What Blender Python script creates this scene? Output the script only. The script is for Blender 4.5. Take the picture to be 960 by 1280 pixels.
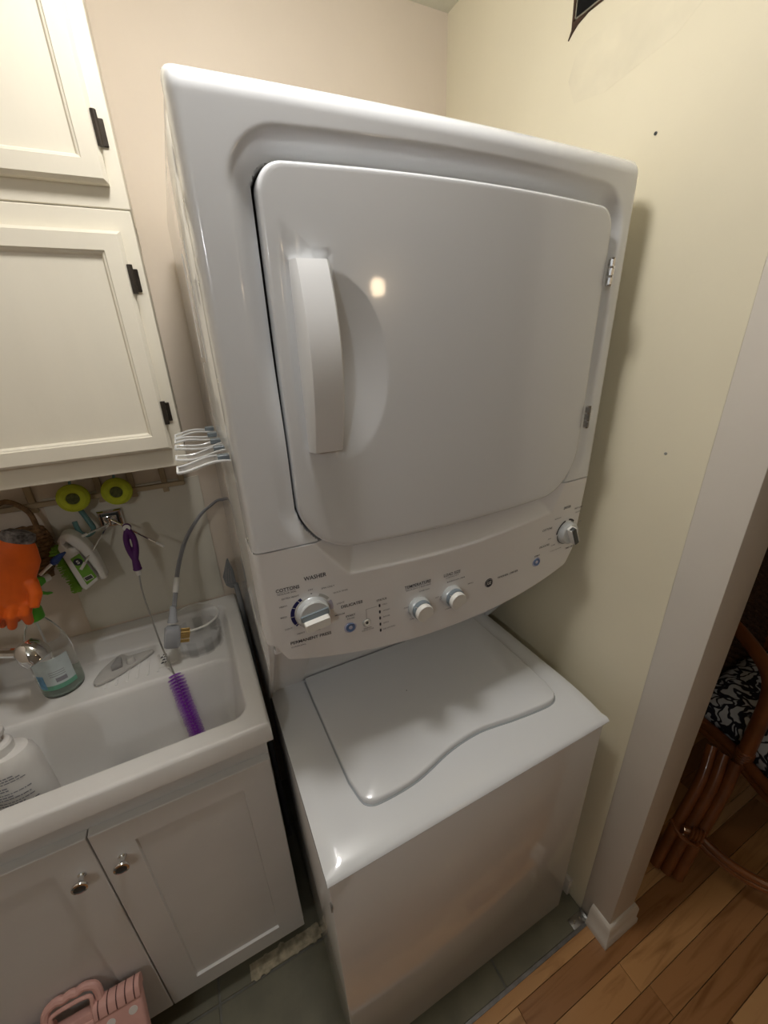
import bpy, bmesh, math, random
from mathutils import Vector, Matrix
random.seed(7)
S = bpy.context.scene
for o in list(bpy.data.objects): bpy.data.objects.remove(o)
C = S.collection
PI = math.pi

# ------------------------------------------------------------------ camera
CAM = Vector((-0.0555, -0.3910, 1.6505)); YAW, PITCH, ROLL, FPX = 0.4414, -0.4003, -0.0378, 507.64
_f = Vector((math.sin(YAW)*math.cos(PITCH), math.cos(YAW)*math.cos(PITCH), math.sin(PITCH)))
_r0 = Vector((math.cos(YAW), -math.sin(YAW), 0)); _u0 = _r0.cross(_f)
_r = _r0*math.cos(ROLL) + _u0*math.sin(ROLL); _u = -_r0*math.sin(ROLL) + _u0*math.cos(ROLL)
cd = bpy.data.cameras.new('camera'); cam = bpy.data.objects.new('camera', cd); C.objects.link(cam)
cd.sensor_fit = 'VERTICAL'; cd.sensor_height = 34.6; cd.lens = FPX/1280*34.6
cd.clip_start = 0.01; cd.clip_end = 50
cam.matrix_world = Matrix(((_r.x, _u.x, -_f.x, CAM.x), (_r.y, _u.y, -_f.y, CAM.y), (_r.z, _u.z, -_f.z, CAM.z), (0, 0, 0, 1)))
S.camera = cam
def at(px, py, Y):          # measured point of the photograph, taken at a known depth plane y = Y
    d = _r*((px-480)/FPX) - _u*((py-640)/FPX) + _f
    return CAM + d*((Y-CAM.y)/d.y)
# ------------------------------------------------------------------ light and exposure
w = bpy.data.worlds.new('world'); S.world = w; w.use_nodes = True
w.node_tree.nodes['Background'].inputs[0].default_value = (1.0, 0.88, 0.74, 1)
w.node_tree.nodes['Background'].inputs[1].default_value = 0.03
LAMP_POS = Vector((0.05, 0.08, 2.36)); LAMP_STRENGTH = 44.0; LAMP_COL = (1.0, 0.97, 0.935)
BULB_POS = Vector((0.98, -1.75, 1.93)); BULB_STRENGTH = 27.0; BULB_COL = (1.0, 0.76, 0.50)
HALL_POS = Vector((-0.90, -1.15, 2.05)); HALL_STRENGTH = 30.0; HALL_COL = (0.96, 0.98, 1.0)
vs = S.view_settings
vs.view_transform = 'Standard'; vs.look = 'None'; vs.exposure = 0.60; vs.gamma = 1.0; vs.use_curve_mapping = False

# ------------------------------------------------------------------ materials
def nt(m): return m.node_tree.nodes, m.node_tree.links
def mat(name, col, rough=.5, metal=0, var=0, vscale=12, bump=0, bscale=150, trans=0, ior=1.45, coat=0, emit=None, es=0, sss=0, stretch=None, spec=None):
    m = bpy.data.materials.new(name); m.use_nodes = True
    N, L = nt(m); b = N['Principled BSDF']
    b.inputs['Base Color'].default_value = (*col, 1); b.inputs['Roughness'].default_value = rough
    b.inputs['Metallic'].default_value = metal; b.inputs['Transmission Weight'].default_value = trans
    b.inputs['IOR'].default_value = ior; b.inputs['Coat Weight'].default_value = coat
    b.inputs['Coat Roughness'].default_value = 0.05
    if spec is not None: b.inputs['Specular IOR Level'].default_value = spec
    if emit: b.inputs['Emission Color'].default_value = (*emit, 1); b.inputs['Emission Strength'].default_value = es
    if var or bump:
        tc = N.new('ShaderNodeTexCoord'); mp = N.new('ShaderNodeMapping'); L.new(tc.outputs['Object'], mp.inputs[0])
        if stretch: mp.inputs['Scale'].default_value = stretch
    if var:
        n = N.new('ShaderNodeTexNoise'); n.inputs['Scale'].default_value = vscale; n.inputs['Detail'].default_value = 5
        L.new(mp.outputs[0], n.inputs['Vector'])
        r = N.new('ShaderNodeValToRGB'); r.color_ramp.elements[0].position = .3; r.color_ramp.elements[1].position = .7
        r.color_ramp.elements[0].color = (*[c*(1-var) for c in col], 1); r.color_ramp.elements[1].color = (*[min(1, c*(1+var*.4)) for c in col], 1)
        L.new(n.outputs[0], r.inputs[0]); L.new(r.outputs[0], b.inputs['Base Color'])
    if bump:
        n2 = N.new('ShaderNodeTexNoise'); n2.inputs['Scale'].default_value = bscale; n2.inputs['Detail'].default_value = 3
        L.new(mp.outputs[0], n2.inputs['Vector'])
        bp = N.new('ShaderNodeBump'); bp.inputs['Strength'].default_value = bump; bp.inputs['Distance'].default_value = .002
        L.new(n2.outputs[0], bp.inputs['Height']); L.new(bp.outputs[0], b.inputs['Normal'])
    return m
M = {}
M['wall_beige'] = mat('wall_beige', (.78, .68, .565), .6, var=.05, vscale=3, bump=.15, bscale=60)
M['wall_cream'] = mat('wall_cream', (.80, .735, .56), .55, var=.06, vscale=2.5, bump=.15, bscale=60)
M['patch'] = mat('wall_patch', (.795, .73, .56), .7, var=.08, vscale=15)
M['jamb_white'] = mat('jamb_white', (.66, .61, .54), .5, var=.04, vscale=4, bump=.1, bscale=40)
M['base_white'] = mat('base_white', (.72, .66, .58), .4, var=.05, vscale=10)
M['ceiling'] = mat('ceiling_paint', (.70, .69, .58), .8, var=.05, vscale=6, bump=.5, bscale=120)
M['room_wall'] = mat('room_wall', (.47, .43, .37), .7, var=.05, vscale=2)
M['panel_board'] = mat('panel_board', (.70, .66, .56), .45, var=.04, vscale=5)
M['cab_cream'] = mat('cabinet_cream_paint', (.80, .75, .63), .38, var=.05, vscale=9, bump=.12, bscale=45, stretch=(1, 1, .25))
M['cab_grey'] = mat('cabinet_white_paint', (.75, .74, .725), .35, var=.04, vscale=6)
M['cab_dark'] = mat('cabinet_dark_board', (.25, .23, .21), .7)  # one even dark tone for the toe kick
M['enamel'] = mat('white_enamel', (.76, .778, .80), .22, bump=.012, bscale=420, coat=.6)
M['enamel_side'] = mat('white_enamel_side', (.80, .80, .79), .10, bump=.02, bscale=260, coat=.4)
M['panel_plastic'] = mat('panel_plastic', (.87, .87, .88), .36, bump=.02, bscale=700)
M['handle_white'] = mat('handle_white', (.84, .85, .86), .3)
M['near_black'] = mat('gap_dark', (.03, .03, .035), .7)
M['lid_edge'] = mat('lid_edge_grey', (.33, .36, .38), .3)
M['ink'] = mat('ink_dark', (.035, .035, .05), .6)
M['ink_soft'] = mat('ink_grey', (.25, .25, .28), .6)
M['navy'] = mat('dial_navy', (.012, .016, .12), .4)
M['lilac'] = mat('dial_lilac', (.52, .52, .66), .5)
M['grey_arc'] = mat('dial_grey', (.5, .5, .48), .5)
M['slate'] = mat('dial_slate', (.20, .24, .27), .35)
M['slate_dark'] = mat('dial_slate_dark', (.06, .065, .065), .35)
M['silver'] = mat('dial_silver', (.62, .65, .66), .3, metal=.3)
M['blue'] = mat('button_blue', (.12, .19, .36), .25, coat=.5)
M['chrome'] = mat('chrome', (.72, .72, .72), .08, metal=1)
M['steel'] = mat('steel', (.48, .48, .47), .28, metal=1, var=.1)
M['brass'] = mat('brass', (.72, .50, .20), .25, metal=1)
M['bronze'] = mat('hinge_bronze', (.055, .045, .035), .4, metal=.6, var=.3, vscale=60)
M['sink'] = mat('sink_thermoplastic', (.80, .785, .76), .28, var=.04, vscale=7)
M['clear'] = mat('clear_plastic', (.86, .87, .86), .08); M['clear'].node_tree.nodes['Principled BSDF'].inputs['Alpha'].default_value = .09
M['clear_thin'] = mat('clear_thin_plastic', (.97, .98, .98), .03, trans=1, ior=1.10)
M['clear_rack'] = mat('clear_acrylic', (.88, .90, .90), .06); M['clear_rack'].node_tree.nodes['Principled BSDF'].inputs['Alpha'].default_value = .13; M['clear_edge'] = mat('clear_acrylic_edge', (.90, .91, .91), .1); M['clear_edge'].node_tree.nodes['Principled BSDF'].inputs['Alpha'].default_value = .75
M['liquid'] = mat('pale_liquid', (.55, .68, .60), .03); M['liquid'].node_tree.nodes['Principled BSDF'].inputs['Alpha'].default_value = .35
M['label'] = mat('label_pale', (.55, .62, .62), .5, var=.12, vscale=30)
M['label_blue'] = mat('label_blue', (.12, .30, .48), .5, var=.4, vscale=80)
M['label_green'] = mat('label_green', (.14, .36, .25), .5)
M['green'] = mat('trigger_green', (.10, .46, .03), .3, sss=0)
M['lime'] = mat('sponge_lime', (.50, .56, .03), .75, var=.15, vscale=60, bump=.4, bscale=200)
M['sponge_core'] = mat('sponge_core', (.10, .11, .03), .8, var=.5, vscale=120)
M['orange'] = mat('glove_orange', (.80, .13, .008), .45, var=.12, vscale=25, bump=.2, bscale=120)
M['glove_cuff'] = mat('glove_cuff_print', (.22, .20, .19), .8, var=.8, vscale=110)
M['jute'] = mat('jute', (.24, .14, .065), .9, var=.45, vscale=90, bump=.8, bscale=260)
M['purple'] = mat('purple_handle', (.085, .012, .13), .35)
M['purple_bristle'] = mat('purple_bristle', (.30, .055, .52), .5)
M['white_plastic'] = mat('white_plastic', (.78, .77, .73), .32)
M['bottle_white'] = mat('bottle_white', (.78, .76, .73), .35)
M['brush_green'] = mat('bristle_green', (.22, .46, .05), .6)
M['brush_label'] = mat('brush_label_green', (.17, .40, .05), .5)
M['blue_cap'] = mat('blue_cap', (.012, .035, .15), .35)
M['teal'] = mat('teal_rubber', (.10, .22, .22), .45)
M['cord'] = mat('cord_grey', (.27, .27, .28), .42)
M['plug'] = mat('plug_grey', (.36, .37, .39), .45)
M['tool_grey'] = mat('tool_grey', (.22, .225, .23), .5, var=.1, vscale=30)
M['rubber_grey'] = mat('rubber_grey', (.50, .48, .45), .55, var=.06, vscale=30)
M['rubber_dark'] = mat('rubber_dark', (.30, .29, .28), .5)
M['rack_wood'] = mat('rack_wood', (.45, .35, .22), .6, var=.2, vscale=25, stretch=(.2, 1, 1))
M['pink'] = mat('stool_pink', (.70, .40, .35), .5, var=.05, vscale=20)
M['pink_dark'] = mat('stool_slot', (.12, .05, .045), .7)
M['dot_white'] = mat('stool_dot', (.80, .76, .73), .5)
M['tile'] = mat('slate_tile', (.20, .19, .135), .55, var=.22, vscale=9, bump=.5, bscale=40)
M['grout'] = mat('grout', (.20, .195, .17), .9, var=.2, vscale=40)
M['thinset'] = mat('thinset', (.55, .48, .34), .9, var=.4, vscale=60, bump=1, bscale=90)
M['edge_metal'] = mat('edge_metal', (.30, .30, .30), .35, metal=.8, var=.25, vscale=40)
M['rattan'] = mat('rattan', (.23, .075, .022), .28, var=.35, vscale=14, coat=.4)
M['wicker_dark'] = mat('wicker_dark', (.055, .026, .014), .55, var=.5, vscale=60)
M['hole_shade'] = mat('hole_shade', (.012, .012, .012), .8)
def lamp_mat(name, col, s):
    m = bpy.data.materials.new(name); m.use_nodes = True; N, L = nt(m); N.remove(N['Principled BSDF'])
    e = N.new('ShaderNodeEmission'); e.inputs[0].default_value = (*col, 1); e.inputs[1].default_value = s
    L.new(e.outputs[0], N['Material Output'].inputs[0]); return m
def plank_mat():
    m = mat('plank_wood', (.5, .3, .15), .30, coat=.15); N, L = nt(m); b = N['Principled BSDF']
    oi = N.new('ShaderNodeObjectInfo'); tc = N.new('ShaderNodeTexCoord'); mp = N.new('ShaderNodeMapping')
    L.new(tc.outputs['Object'], mp.inputs[0]); mp.inputs['Scale'].default_value = (1.4, 16, 16)
    mul = N.new('ShaderNodeVectorMath'); mul.operation = 'SCALE'; mul.inputs[3].default_value = 37.0
    cmb = N.new('ShaderNodeCombineXYZ'); [L.new(oi.outputs['Random'], cmb.inputs[i]) for i in range(3)]
    L.new(cmb.outputs[0], mul.inputs[0]); L.new(mul.outputs[0], mp.inputs['Location'])
    n = N.new('ShaderNodeTexNoise'); n.inputs['Scale'].default_value = 2.2; n.inputs['Detail'].default_value = 7; n.inputs['Distortion'].default_value = 1.2
    L.new(mp.outputs[0], n.inputs['Vector'])
    g = N.new('ShaderNodeValToRGB'); e = g.color_ramp.elements
    e[0].position = .30; e[0].color = (.55, .47, .38, 1); e[1].position = .5; e[1].color = (1, 1, 1, 1)
    L.new(n.outputs[0], g.inputs[0])
    t = N.new('ShaderNodeValToRGB'); q = t.color_ramp.elements
    q[0].color = (.36, .17, .065, 1); q[1].color = (.66, .40, .19, 1)
    for p, c in ((.3, (.44, .215, .085, 1)), (.6, (.55, .29, .115, 1)), (.8, (.60, .34, .15, 1))): k = q.new(p); k.color = c
    L.new(oi.outputs['Random'], t.inputs[0])
    mx = N.new('ShaderNodeMix'); mx.data_type = 'RGBA'; mx.blend_type = 'MULTIPLY'; mx.inputs[0].default_value = .8
    L.new(t.outputs[0], mx.inputs[6]); L.new(g.outputs[0], mx.inputs[7]); L.new(mx.outputs[2], b.inputs['Base Color'])
    return m
M['plank'] = plank_mat()
def coral_mat():
    m = mat('coral_print_fabric', (.5, .5, .5), .85); N, L = nt(m); b = N['Principled BSDF']
    tc = N.new('ShaderNodeTexCoord'); n = N.new('ShaderNodeTexNoise'); n.inputs['Scale'].default_value = 14; n.inputs['Detail'].default_value = 2
    L.new(tc.outputs['Object'], n.inputs['Vector'])
    mx = N.new('ShaderNodeMix'); mx.data_type = 'RGBA'; mx.blend_type = 'LINEAR_LIGHT'; mx.inputs[0].default_value = .06
    L.new(tc.outputs['Object'], mx.inputs[6]); L.new(n.outputs['Color'], mx.inputs[7])
    mp = N.new('ShaderNodeMapping'); mp.inputs['Scale'].default_value = (17, 32, 20); mp.inputs['Rotation'].default_value = (0, 0, .7); L.new(mx.outputs[2], mp.inputs[0])
    v = N.new('ShaderNodeTexVoronoi'); v.feature = 'DISTANCE_TO_EDGE'; v.inputs['Scale'].default_value = 1.0; L.new(mp.outputs[0], v.inputs['Vector'])
    r = N.new('ShaderNodeValToRGB'); e = r.color_ramp.elements; e[0].position = .09; e[0].color = (.008, .010, .022, 1); e[1].position = .14; e[1].color = (.52, .55, .58, 1)
    L.new(v.outputs['Distance'], r.inputs[0]); L.new(r.outputs[0], b.inputs['Base Color']); return m
M['coral'] = coral_mat()

# ------------------------------------------------------------------ mesh helpers
WL = {}
def link_mesh(name, bm, material, parent=None, bevel=0, seg=2, angle=32, smooth=True, base=True, remesh=0):
    if bevel:
        bmesh.ops.remove_doubles(bm, verts=bm.verts, dist=1e-6)
        bm.normal_update()
        ed = [e for e in bm.edges if len(e.link_faces) == 2 and e.calc_face_angle(0) > .6]
        bmesh.ops.bevel(bm, geom=ed, offset=bevel, offset_type='OFFSET', segments=seg, affect='EDGES', clamp_overlap=True, profile=.5)
    bmesh.ops.recalc_face_normals(bm, faces=bm.faces)
    me = bpy.data.meshes.new(name); bm.to_mesh(me); bm.free()
    if isinstance(material, str): material = M[material]
    me.materials.append(material)
    o = bpy.data.objects.new(name, me); C.objects.link(o)
    if remesh:
        md = o.modifiers.new('r', 'REMESH'); md.mode = 'VOXEL'; md.voxel_size = remesh; md.use_smooth_shade = True
        sm = o.modifiers.new('s', 'SMOOTH'); sm.factor = .5; sm.iterations = 4
        dg = bpy.context.evaluated_depsgraph_get(); me2 = bpy.data.meshes.new_from_object(o.evaluated_get(dg))
        o.modifiers.clear(); o.data = me2; bpy.data.meshes.remove(me); me = me2; me.name = name
    if smooth:
        for p in me.polygons: p.use_smooth = True
        me.set_sharp_from_angle(angle=math.radians(angle))
    if parent is None and base and len(me.vertices):
        xs = [v.co for v in me.vertices]
        lo = Vector((min(v.x for v in xs), min(v.y for v in xs), min(v.z for v in xs))); hi = Vector((max(v.x for v in xs), max(v.y for v in xs), max(v.z for v in xs)))
        c = Vector(((lo.x+hi.x)/2, (lo.y+hi.y)/2, lo.z)); me.transform(Matrix.Translation(-c)); o.location = c; WL[o.name] = c
    if parent is not None:
        o.parent = parent; o.matrix_parent_inverse = Matrix.Translation(-WL.get(parent.name, Vector()))
    return o
class B:
    def __init__(s): s.bm = bmesh.new(); s.X = None
    def v(s, p):
        p = Vector(p); return s.bm.verts.new(s.X @ p if s.X else p)
    def face(s, vs):
        try: return s.bm.faces.new(vs)
        except ValueError: return None
    def box(s, lo, hi):
        x0, y0, z0 = lo; x1, y1, z1 = hi
        q = [s.v(p) for p in ((x0,y0,z0),(x1,y0,z0),(x1,y1,z0),(x0,y1,z0),(x0,y0,z1),(x1,y0,z1),(x1,y1,z1),(x0,y1,z1))]
        for f in ((0,3,2,1),(4,5,6,7),(0,1,5,4),(1,2,6,5),(2,3,7,6),(3,0,4,7)): s.face([q[i] for i in f])
        return s
    def loops(s, L, close=True, cap0=True, cap1=True):
        R = [[s.v(p) for p in l] for l in L]; n = len(R[0])
        for a, b in zip(R, R[1:]):
            for i in range(n if close else n-1):
                j = (i+1) % n; s.face([a[i], a[j], b[j], b[i]])
        if cap0: s.face(R[0][::-1])
        if cap1: s.face(R[-1])
        return s
    def tube(s, pts, r, n=10, cap=True):
        P = [Vector(p) for p in pts]; m = len(P); rs = r if isinstance(r, (list, tuple)) else [r]*m
        t0 = (P[1]-P[0]).normalized(); a = Vector((0, 0, 1)) if abs(t0.z) < .9 else Vector((1, 0, 0))
        nn = t0.cross(a).normalized(); L = []
        for i in range(m):
            t = (P[min(i+1, m-1)] - P[max(i-1, 0)]).normalized()
            nn = (nn - t*nn.dot(t)).normalized(); bb = t.cross(nn)
            L.append([P[i] + (nn*math.cos(2*PI*k/n) + bb*math.sin(2*PI*k/n))*rs[i] for k in range(n)])
        return s.loops(L, True, cap, cap)
    def lathe(s, prof, o, axis=(0, 0, 1), n=32, cap0=True, cap1=True, sx=1, sy=1):
        az = Vector(axis).normalized(); a = Vector((1, 0, 0)) if abs(az.x) < .9 else Vector((0, 1, 0))
        ay = az.cross(a).normalized(); ax = ay.cross(az); o = Vector(o)
        return s.loops([[o + az*h + (ax*math.cos(2*PI*k/n)*sx + ay*math.sin(2*PI*k/n)*sy)*r for k in range(n)] for r, h in prof], True, cap0, cap1)
    def prism(s, poly, y0, y1):      # outline in x,z pushed along y
        return s.loops([[(x, y0, z) for x, z in poly], [(x, y1, z) for x, z in poly]])
    def prismz(s, poly, z0, z1):
        return s.loops([[(x, y, z0) for x, y in poly], [(x, y, z1) for x, y in poly]])
    def prismx(s, poly, x0, x1):
        return s.loops([[(x0, y, z) for y, z in poly], [(x1, y, z) for y, z in poly]])
    def grid(s, fn, nu, nv, mask=None):
        G = [[s.v(fn(i/nu, j/nv)) for j in range(nv+1)] for i in range(nu+1)]
        for i in range(nu):
            for j in range(nv):
                if mask is None or mask((i+.5)/nu, (j+.5)/nv): s.face([G[i][j], G[i+1][j], G[i+1][j+1], G[i][j+1]])
        return G
    def obj(s, name, material, parent=None, **k): return link_mesh(name, s.bm, material, parent, **k)
def tag(o, label=None, cat=None, group=None, kind=None):
    if label: o['label'] = label
    if cat: o['category'] = cat
    if group: o['group'] = group
    if kind: o['kind'] = kind
    return o
def thing(name, loc, label, cat, group=None):
    o = bpy.data.objects.new(name, None); C.objects.link(o); o.location = loc; o.empty_display_size = .05
    WL[o.name] = Vector(loc); return tag(o, label, cat, group)
def smoothstep(a, b, x):
    t = max(0, min(1, (x-a)/(b-a))); return t*t*(3-2*t)
def rrect(x0, x1, z0, z1, rs, nc=8, ne=6):     # corner order: TL, TR, BR, BL ; clockwise from TL
    tl, tr, br, bl = rs if isinstance(rs, (list, tuple)) else (rs,)*4
    cs = [(x0+tl, z1-tl, tl, 180, 90), (x1-tr, z1-tr, tr, 90, 0), (x1-br, z0+br, br, 0, -90), (x0+bl, z0+bl, bl, -90, -180)]
    P = []
    for i, (cx, cz, r, a, b) in enumerate(cs):
        arc = [(cx + r*math.cos(math.radians(a+(b-a)*k/nc)), cz + r*math.sin(math.radians(a+(b-a)*k/nc))) for k in range(nc+1)]
        nx = cs[(i+1) % 4]; e = (nx[0] + nx[2]*math.cos(math.radians(nx[3])), nx[1] + nx[2]*math.sin(math.radians(nx[3])))
        P += arc; l = arc[-1]
        P += [(l[0]+(e[0]-l[0])*k/ne, l[1]+(e[1]-l[1])*k/ne) for k in range(1, ne)]
    return P
def bez(pts, n=10):                              # Catmull-Rom through points
    P = [Vector(p) for p in pts]; P = [P[0]*2-P[1]] + P + [P[-1]*2-P[-2]]; out = []
    for i in range(1, len(P)-2):
        for k in range(n):
            t = k/n; a, b, c, d = P[i-1:i+3]
            out.append(.5*((2*b)+(c-a)*t+(2*a-5*b+4*c-d)*t*t+(3*b-a-3*c+d)*t**3))
    return out + [P[-2]]
def text_poly(body):
    cu = bpy.data.curves.new('t', 'FONT'); cu.body = body; cu.size = 1; cu.resolution_u = 3; cu.offset = .014; cu.align_x = 'LEFT'
    o = bpy.data.objects.new('t', cu); C.objects.link(o); dg = bpy.context.evaluated_depsgraph_get()
    me = bpy.data.meshes.new_from_object(o.evaluated_get(dg)); V = [v.co.copy() for v in me.vertices]; F = [tuple(p.vertices) for p in me.polygons]
    bpy.data.objects.remove(o); bpy.data.curves.remove(cu); bpy.data.meshes.remove(me)
    return V, F
def write(b, body, x, z, width, height, surf, tilt=0):   # centred lettering laid on surface y = surf(x, z)
    V, F = text_poly(body)
    x0 = min(v.x for v in V); x1 = max(v.x for v in V); z0 = min(v.y for v in V); z1 = max(v.y for v in V)
    c, s = math.cos(tilt), math.sin(tilt); q = []
    for v in V:
        a = ((v.x-x0)/(x1-x0)-.5)*width; d = ((v.y-z0)/(z1-z0)-.5)*height
        X = x + a*c - d*s; Z = z + a*s + d*c; q.append(b.bm.verts.new((X, surf(X, Z)-.0007, Z)))
    for f in F: b.face([q[i] for i in f])
def patch(b, poly, surf, d=.0006):
    b.face([b.bm.verts.new((x, surf(x, z)-d, z)) for x, z in poly])

# ================================================================== SETTING
YB, XR, ZC = .815, .745, 2.404
def st(o): o['kind'] = 'structure'; return o
st(B().box((-.86, YB, -.05), (XR+.105, YB+.08, ZC)).obj('wall_back', 'wall_beige', base=False))
# right wall of the alcove, with the torn-out junction box opening near the top
def wall_right():
    b = B(); y0, y1, hy0, hy1, hz0, hz1 = -.022, YB, .283, .390, 2.182, 2.296
    o = [b.v((XR, y, z)) for y, z in ((y0, -.05), (y1, -.05), (y1, ZC), (y0, ZC))]
    h = [b.v((XR, y, z)) for y, z in ((hy0, hz0), (hy1, hz0), (hy1, hz1), (hy0, hz1))]
    k = [b.v((XR+.06, y, z)) for y, z in ((hy0, hz0), (hy1, hz0), (hy1, hz1), (hy0, hz1))]
    r = [b.v((XR+.105, y, z)) for y, z in ((y0, -.05), (y1, -.05), (y1, ZC), (y0, ZC))]
    for i in range(4):
        j = (i+1) % 4; b.face([o[i], o[j], h[j], h[i]]); b.face([h[i], h[j], k[j], k[i]]); b.face([o[i], o[j], r[j], r[i]])
    b.face(k); b.face(r)
    return st(b.obj('wall_right', 'wall_cream', base=False))
wr = wall_right()
b = B(); b.X = Matrix.Translation((0, .028, .034))
for y0, y1, z0, z1 in ((.255, .2575, 2.15, 2.262), (.3575, .360, 2.15, 2.262), (.255, .36, 2.15, 2.1525), (.255, .36, 2.2595, 2.262)): b.box((XR-.003, y0, z0), (XR+.055, y1, z1))
jb = thing('junction_box', (XR, .34, 2.17), 'open metal junction box set in torn wall hole near the ceiling', 'electrical box')
b.obj('box_rim', 'steel', jb)
B().box((XR+.045, .285, 2.186), (XR+.057, .386, 2.294)).obj('box_shade_plate', 'hole_shade', jb)  # near-black plate paints the shade at the back of the box
B().tube(bez([(XR+.03, .32, 2.28), (XR+.02, .33, 2.23), (XR+.035, .35, 2.21), (XR+.05, .36, 2.26)], 6), .004).obj('wire', 'near_black', jb)
b = B(); b.X = Matrix.Translation((0, .028, .034)); b.prismx([(.37, 2.262), (.366, 2.14), (.372, 2.128), (.362, 2.136), (.353, 2.142), (.33, 2.1485), (.30, 2.1478), (.30, 2.150), (.3625, 2.150), (.3625, 2.262)], XR-.0025, XR+.004)
b.obj('torn_edge', 'wicker_dark', jb)
p_ = [(.39, 2.10), (.38, 2.13), (.36, 2.143), (.20, 2.143), (.12, 2.18), (.10, 2.12), (.18, 2.07), (.30, 2.05), (.37, 2.06)]
st(B().prismx(p_, XR-.0002, XR+.002).obj('patch', 'patch', wr))
st(B().box((XR-.002, -.105, -.05), (XR+.105, -.022, ZC)).obj('trim_1', 'jamb_white', base=False, bevel=.003))
st(B().box((XR+.105, .9, -.05), (3.2, .98, ZC)).obj('wall_far', 'room_wall', base=False))
st(B().box((-.86, -.105, -.05), (-.80, YB, ZC)).obj('wall_left', 'wall_beige', base=False))
st(B().box((-2.2, -.18, -.05), (-.86, -.105, ZC)).obj('wall_front', 'room_wall', base=False))
st(B().box((-2.28, -3.2, -.05), (-2.2, -.105, ZC)).obj('wall_side', 'room_wall', base=False))
st(B().box((-2.28, -3.28, -.05), (3.28, -3.2, ZC)).obj('wall_rear', 'room_wall', base=False))
st(B().box((3.2, -3.2, -.05), (3.28, .98, ZC)).obj('wall_east', 'room_wall', base=False))
st(B().box((-2.28, -3.28, ZC), (3.28, .98, ZC+.08)).obj('ceiling', 'ceiling', base=False))
st(B().box((-.41, YB-.006, .93), (-.055, YB, 1.322)).obj('trim_2', 'panel_board', base=False, bevel=.001))
# baseboard wrapping the jamb
BBP = [(0, 0), (.016, 0), (.016, .022), (.012, .026), (.012, .070), (.008, .082), (.004, .090), (0, .092)]
def baseboard(name, path):
    b = B(); L = []
    for x, y, nx, ny in path: L.append([(x+nx*d, y+ny*d, z) for d, z in BBP])
    b.loops(L); return st(b.obj(name, 'base_white', base=False, angle=50))
xj = XR-.002; xo = XR+.105
baseboard('baseboard_right', [(xj, -.052, -1, 0), (xj, -.105, -1, -1), (xo, -.105, 1, -1), (xo, .30, 1, 0)])
st(B().box((XR-.014, .02, 0), (XR, .80, .075)).obj('baseboard_alcove', 'base_white', base=False, bevel=.003))
# tiled floor of the alcove
fl = st(B().box((-.86, -.058, -.05), (XR+.01, YB, -.004)).obj('floor', 'grout', base=False))
xs = [-.86, -.6465, -.290, .0665, .423, XR]; ys = [-.052, .277, .6335, YB]
for i in range(len(xs)-1):
    for j in range(len(ys)-1):
        B().box((xs[i]+.003, ys[j]+.003, -.004), (xs[i+1]-.003, ys[j+1]-.003, 0.0)).obj('tile', 'tile', fl, bevel=.001, seg=1)
b = B(); random.seed(3)
for k in range(46):
    x = random.uniform(-.205, .0); y = random.uniform(.281, .318); r = random.uniform(.004, .013)
    a0 = random.uniform(0, 6); h = random.uniform(.0028, .0042); b.prismz([(x+r*random.uniform(.6, 1.5)*math.cos(a0+q*1.05), y+r*random.uniform(.6, 1)*math.sin(a0+q*1.05)) for q in range(6)], 0, h)
b.box((-.205, .281, 0), (.0, .318, .0025))
tag(b.obj('thinset', 'thinset', fl), kind='stuff')
# wood floor
wf = st(B().box((-2.2, -3.2, -.05), (XR+.105, -.058, -.012)).obj('floor_wood', 'grout', base=False))
wf2 = st(B().box((XR+.105, -3.2, -.05), (3.2, .9, -.012)).obj('floor_room', 'grout', base=False))
rows = [(-.058, -.088)] + [(-.088-.066*k, -.154-.066*k) for k in range(9)]
random.seed(11)
cut = {0: [-.5, .9], 1: [.426, 1.6], 2: [-.1, .74, 1.9], 3: [.774, 1.7], 4: [.30, 1.24], 5: [.9, 2.0]}
for ri, (ya, yb2) in enumerate(rows):
    cs = [-.86] + cut.get(ri, [random.uniform(-.3, .3), random.uniform(.5, 1.2), random.uniform(1.5, 2)]) + [2.4]
    for a, c in zip(cs, cs[1:]):
        B().box((a+.0006, yb2+.0006, -.012), (c-.0006, ya-.0006, 0)).obj('plank', 'plank', wf, bevel=.0006, seg=1)
for k in range(14):                                  # planks of the neighbouring room, further back
    ya = .008 + .066*k; off = random.uniform(0, .5)
    cs = [XR+.106, XR+.35+off, XR+1.2+off, 3.2]
    for a, c in zip(cs, cs[1:]):
        B().box((a+.0006, ya-.066+.0006, -.012), (c-.0006, ya-.0006, 0)).obj('plank', 'plank', wf2, bevel=.0006, seg=1)
o = B().box((-2.2, -3.2, -.012), (3.2, rows[-1][1], -.0005)).obj('plank_field', 'plank', wf); o['kind'] = 'stuff'
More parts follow.
